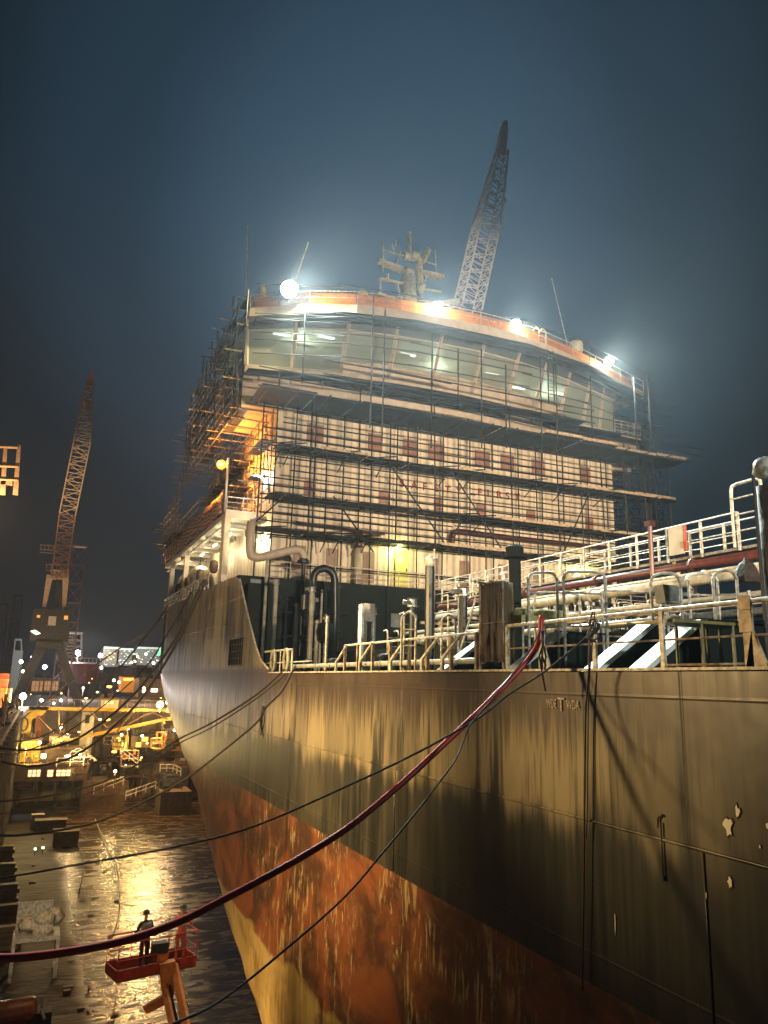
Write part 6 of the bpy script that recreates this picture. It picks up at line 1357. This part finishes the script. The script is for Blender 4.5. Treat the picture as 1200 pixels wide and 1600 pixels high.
k.build('post', yellowm, t)
lamp('yard_light', 'POINT', fp(10, 1090, 146), 2500, (1, .6, .2), size=.4)
# heap of hoses on the left quay edge
t = thing('quay_machinery', 'jumble of dark pipes and winches along the left quay edge', 'machinery', (DX0 - 1.5, 100, QZ + .02))
k = MB()
for i in range(46): y = U(62, 140); x = DX0 - U(.2, 2.4); k.tube((x, y, QZ + U(.1, .6)), (x + U(-.4, .6), y + U(1, 5), QZ + U(.3, 2.4)), U(.06, .22), 6)
k.build('pipe', brownst, t); k = MB()
for i in range(12): y = U(64, 138); x = DX0 - U(.8, 2.2); k.lathe((x - .5, y, QZ + .6), [(.2, 0), (.5, .05), (.5, .9), (.2, .95)], 10, (1, 0, 0))
k.build('drum', steel, t)
t = thing('quay_pillar', 'tall brown square pillar at the left picture edge below the ropes', 'pillar', tuple(aY(2, 1260, 100))); p = aY(7, 1132, 96); MB().box((p.x - 2.5, 96, FZ), (p.x + .55, 98, p.z)).build('shaft', concrete, t); MB().box((p.x - 2.6, 95.9, p.z + .003), (p.x + .65, 98.1, p.z + .3)).build('cap', concrete, t)

# ------------------------------------------------------------------ cranes
def lattice(k, a_, b_, w0, w1, n_, side, fwd, r=.12, rb=.06):
    a_ = Vector(a_); b_ = Vector(b_); side = Vector(side).normalized(); fwd = Vector(fwd).normalized()
    def c(f, i): w = (w0 + (w1 - w0) * f) / 2; return a_.lerp(b_, f) + side * (w if i in (0, 1) else -w) + fwd * (w if i in (1, 2) else -w)
    for i in range(4): k.tube(c(0, i), c(1, i), r, 5)
    for j in range(n_):
        f0, f1 = j / n_, (j + 1) / n_
        for i in range(4):
            i2 = (i + 1) % 4; k.tube(c(f0, i), c(f1, i2), rb, 4) if j % 2 else k.tube(c(f0, i2), c(f1, i), rb, 4)
            k.tube(c(f1, i), c(f1, i2), rb, 4)
def boom_parts(par, pts, ws, mats_, names, ns, y, r=.13, rb=.06):
    for i in range(len(pts) - 1):
        a_ = fp(*pts[i], y); b_ = fp(*pts[i + 1], y); d = (b_ - a_).normalized(); sd = d.cross(V(0, 1, 0)); k = MB(); lattice(k, a_, b_, ws[i], ws[i + 1], ns[i], sd, V(0, 1, 0), r, rb); k.build(names[i], mats_[i], par)
CY = 165.0
t = thing('dock_crane', 'tall lattice boom crane on the far quay with cream lit A-frame', 'crane', (1.5, CY, QZ))
boom_parts(t, [(92, 902), (105, 806), (128, 693), (139, 605)], [2.7, 3.0, 3.2, 1.4], [crane_red, cranelit, mat('boom_grey', (.42, .36, .33), .5)], ['lower_boom', 'middle_boom', 'upper_boom'], [10, 9, 9], CY, .16, .09)
k = MB(); a_ = fp(139, 606, CY); b_ = fp(144, 578, CY); k.prism([a_ + V(-.8, 0, 0), a_ + V(.8, 0, 0), b_ + V(.35, 0, 0), b_ + V(-.2, 0, 0)], (0, .8, 0)); k.tube(fp(137, 625, CY - 1), fp(137, 645, CY - 1), .35); k.build('boom_head', crane_red, t)
for s0, s1 in (((79, 898), (69, 948)), ((104, 898), (100, 948))): p = fp(*s0, CY); q = fp(*s1, CY); MB().prism([p + V(-.7, 0, 0), p + V(.5, 0, 0), q + V(.35, 0, 0), q + V(-.35, 0, 0)], (0, .8, 0)).build('a_frame_leg', cranelit, t)
k = MB(); lattice(k, fp(78, 898, CY), fp(106, 898, CY), 1.6, 1.6, 4, V(0, 0, 1), V(0, 1, 0), .14, .1); k.build('a_frame_head', cranelit, t)
k = MB(); k.prism([fp(84, 948, CY), fp(94, 948, CY), fp(91, 905, CY), fp(88, 905, CY)], (0, 1, 0)); k.build('mast_plate', cranem, t)
k = MB(); p = fp(52, 952, CY); q = fp(106, 1004, CY); k.box((p.x, CY - 2, q.z), (q.x, CY + 5, p.z)); k.box((p.x + 1.2, CY - 2.6, q.z - 1.2), (q.x - 1, CY + 5, q.z - .003)); cab = k.build('machinery_house', cranem, t)
MB().box((fp(58, 962, CY).x, CY - 2.06, fp(58, 966, CY).z), (fp(63, 962, CY).x, CY - 2.01, fp(58, 962, CY).z)).build('window', e_amber_d := mat('amber_window', (.8, .4, .1), .5, emit=(1, .5, .15), estr=.6), cab)
MB().box((fp(100, 963, CY).x, CY - 2.06, fp(100, 969, CY).z), (fp(106, 963, CY).x, CY - 2.01, fp(100, 963, CY).z)).build('window', MATS['amber_window'], cab)
MB().box((fp(76, 964, CY).x, CY - 2.4, fp(76, 978, CY).z), (fp(88, 964, CY).x, CY - 2.01, fp(76, 964, CY).z)).build('cab', white, cab)
k = MB(); c = fp(55, 989, CY - 3); k.prism([c + V(-.9, 0, .3), c + V(.2, 0, -.35), c + V(.95, 0, -.05), c + V(-.1, 0, .6)], (0, .15, 0)); k.build('work_lamp', em('crane_lamp', (1, .93, .65), 2.2), t)
k = MB()
for x0, y0, x1, y1, w in ((66, 1008, 22, 1096, 1.4), (92, 1008, 124, 1092, 1.3)):
    for yy in (CY - 1, CY + 7): p = fp(x0, y0, yy); q = fp(x1, y1 - (2 if yy > CY else 0), yy); q.z = QZ; k.prism([p + V(-w * .7, 0, 0), p + V(w * .7, 0, 0), q + V(w * .6, 0, 0), q + V(-w * .6, 0, 0)], (0, 1.2, 0))
k.build('portal_leg', cranem, t); k = MB(); p = fp(58, 1000, CY); q = fp(104, 1012, CY); k.box((p.x, CY - 1.5, q.z), (q.x, CY + 8, p.z - .8)); k.build('portal_top', cranem, t)
k = MB(); p = fp(62, 861, CY); q = fp(74, 872, CY)
for zz in (0, -.9, -1.5): k.tube((fp(63, 850, CY).x, CY, fp(63, 851, CY).z + zz), (fp(84, 850, CY).x, CY, fp(63, 851, CY).z + zz), .1, 4)
for px in (64, 70, 76, 84): k.tube(fp(px, 851, CY), fp(px, 860, CY), .08, 4)
for px in (73, 80, 88): k.tube(fp(px, 882, CY), fp(px, 892, CY), .08, 4)
k.tube(fp(72, 882, CY), fp(96, 882, CY), .1, 4); k.tube(fp(72, 892, CY), fp(96, 892, CY), .1, 4); k.build('service_platform', rustrail, t)
CY2 = 110.0
t = thing('boom_crane', 'tall pale lattice boom crane rising behind the bridge', 'crane', tuple(V(fp(705, 600, CY2).x, CY2, QZ)))
boom_parts(t, [(712, 560), (730, 484), (760, 353), (785, 235)], [4.0, 3.9, 3.9, 1.8], [crane_red, paleboom, mat('boom_shade', (.34, .27, .28), .5)], ['lower_boom', 'middle_boom', 'upper_boom'], [5, 11, 12], CY2, .17, .09)
a_ = fp(785, 235, CY2); b_ = fp(791, 188, CY2); k = MB(); k.prism([a_ + V(-.85, 0, 0), a_ + V(.85, 0, 0), a_.lerp(b_, .55) + V(.75, 0, 0), b_ + V(.35, 0, 0), b_ + V(-.35, 0, 0), a_.lerp(b_, .5) + V(-.9, 0, 0)], (0, 1.0, 0)); k.build('boom_head', paleboom, t)
k = MB(); c = fp(789, 312, CY2); k.prism([c + V(-.5, 0, .5), c + V(.5, 0, .4), c + V(.1, 0, -.7)], (0, .3, 0)); k.tube(c, fp(791, 230, CY2), .04, 4); k.build('hook_block', paleboom, t)
p = fp(712, 560, CY2); k = MB(); k.box((p.x - 4, CY2 - 1, p.z - 5), (p.x + 5, CY2 + 7, p.z - .5)); k.tube((p.x, CY2 + 3, QZ), (p.x, CY2 + 3, p.z - 5), 2.0, 12); k.build('tower', cranem, t)
t = thing('far_crane_jib', 'sodium lit crane frame hanging in from the left picture edge', 'crane', tuple(V(fp(10, 760, 120).x - 4, 120, QZ)))
k = MB()
for x0, x1 in ((9, 4), (30, 24)): p = fp(x0, 695, 120); q = fp(x1, 772, 120); k.prism([p + V(-.25, 0, 0), p + V(.2, 0, 0), q + V(.35, 0, 0), q + V(-.35, 0, 0)], (0, .8, 0))
for py in (697, 727, 748): p = fp(-20, py, 120); q = fp(28, py + 2, 120); k.tube(p, q, .22, 6)
k.prism([fp(-20, 745, 120), fp(20, 747, 120), fp(19, 757, 120), fp(-20, 757, 120)], (0, 1, 0)); k.build('jib_frame', cranelit, t)
p = fp(-40, 690, 121); MB().box((p.x - 1, 121, QZ), (p.x + 1, 123, p.z)).box((p.x, 121.2, p.z - 2), (fp(0, 700, 121).x, 122, p.z)).build('tower', cranem, t)
lamp('crane_sodium_light', 'POINT', fp(-28, 800, 117), 9000, (1, .55, .25), size=.5)
for i, (px, pyt, w, yy, lab) in enumerate(((125, 855, 3.0, 190, 'thin dark lattice mast right of the dock crane'), (29, 932, 2.2, 260, 'faint lattice mast at the far left, taller one'), (6, 945, 2.4, 260, 'faint lattice mast at the far left, edge one'), (112, 990, 4.4, 200, 'pale braced lattice tower on the maroon bow'))):
    p = fp(px, pyt, yy); t = thing('lattice_mast', lab, 'mast', (p.x - .8, yy, QZ)); k = MB()
    zb = fp(px, 1030, yy).z if i == 3 else QZ; lattice(k, (p.x - (1.0 if i == 0 else 0), yy, zb), p, w * 1.25, w, max(4, int((p.z - zb) / 4)), V(1, 0, 0), V(0, 1, 0), .12, .07); k.build('lattice', [crane_red, cranem, cranem, white][i], t)
    k = MB(); k.cbox(p + V(0, 0, .2), (w + .4, w + .4, .25)); k.build('top_platform', [crane_red, cranem, cranem, white][i], t)
p = fp(28, 998, 230); t = thing('small_a_frame', 'small grey gantry crane far off at the left', 'crane', (p.x, p.y, QZ)); k = MB()
k.prism([fp(23, 998, 230), fp(34, 998, 230), fp(35, 1016, 230), fp(33, 1016, 230), fp(32, 1001, 230), fp(25, 1001, 230), fp(23, 1016, 230), fp(21, 1016, 230)], (0, 1, 0)); q = fp(21, 1016, 230); k.box((q.x, 230, QZ), (fp(36, 1016, 230).x, 236, q.z - .003)); k.build('frame', greybox, t)

# ------------------------------------------------------------------ night air: thin even haze in one closed box
hz = MB().box((-701, -701, -22.0), (701, 701, 125.0))
vm = bpy.data.materials.new('night_haze'); vm.use_nodes = True; vt = vm.node_tree; vt.nodes.clear()
vo = vt.nodes.new('ShaderNodeOutputMaterial'); pv = vt.nodes.new('ShaderNodeVolumePrincipled')
pv.inputs['Color'].default_value = (0.80, 0.90, 1.0, 1); pv.inputs['Density'].default_value = HAZE; pv.inputs['Anisotropy'].default_value = 0.74
vt.links.new(pv.outputs[0], vo.inputs['Volume'])
h_o = hz.build('haze', vm, None, kind='stuff', label='thin misty night air filling the whole yard')
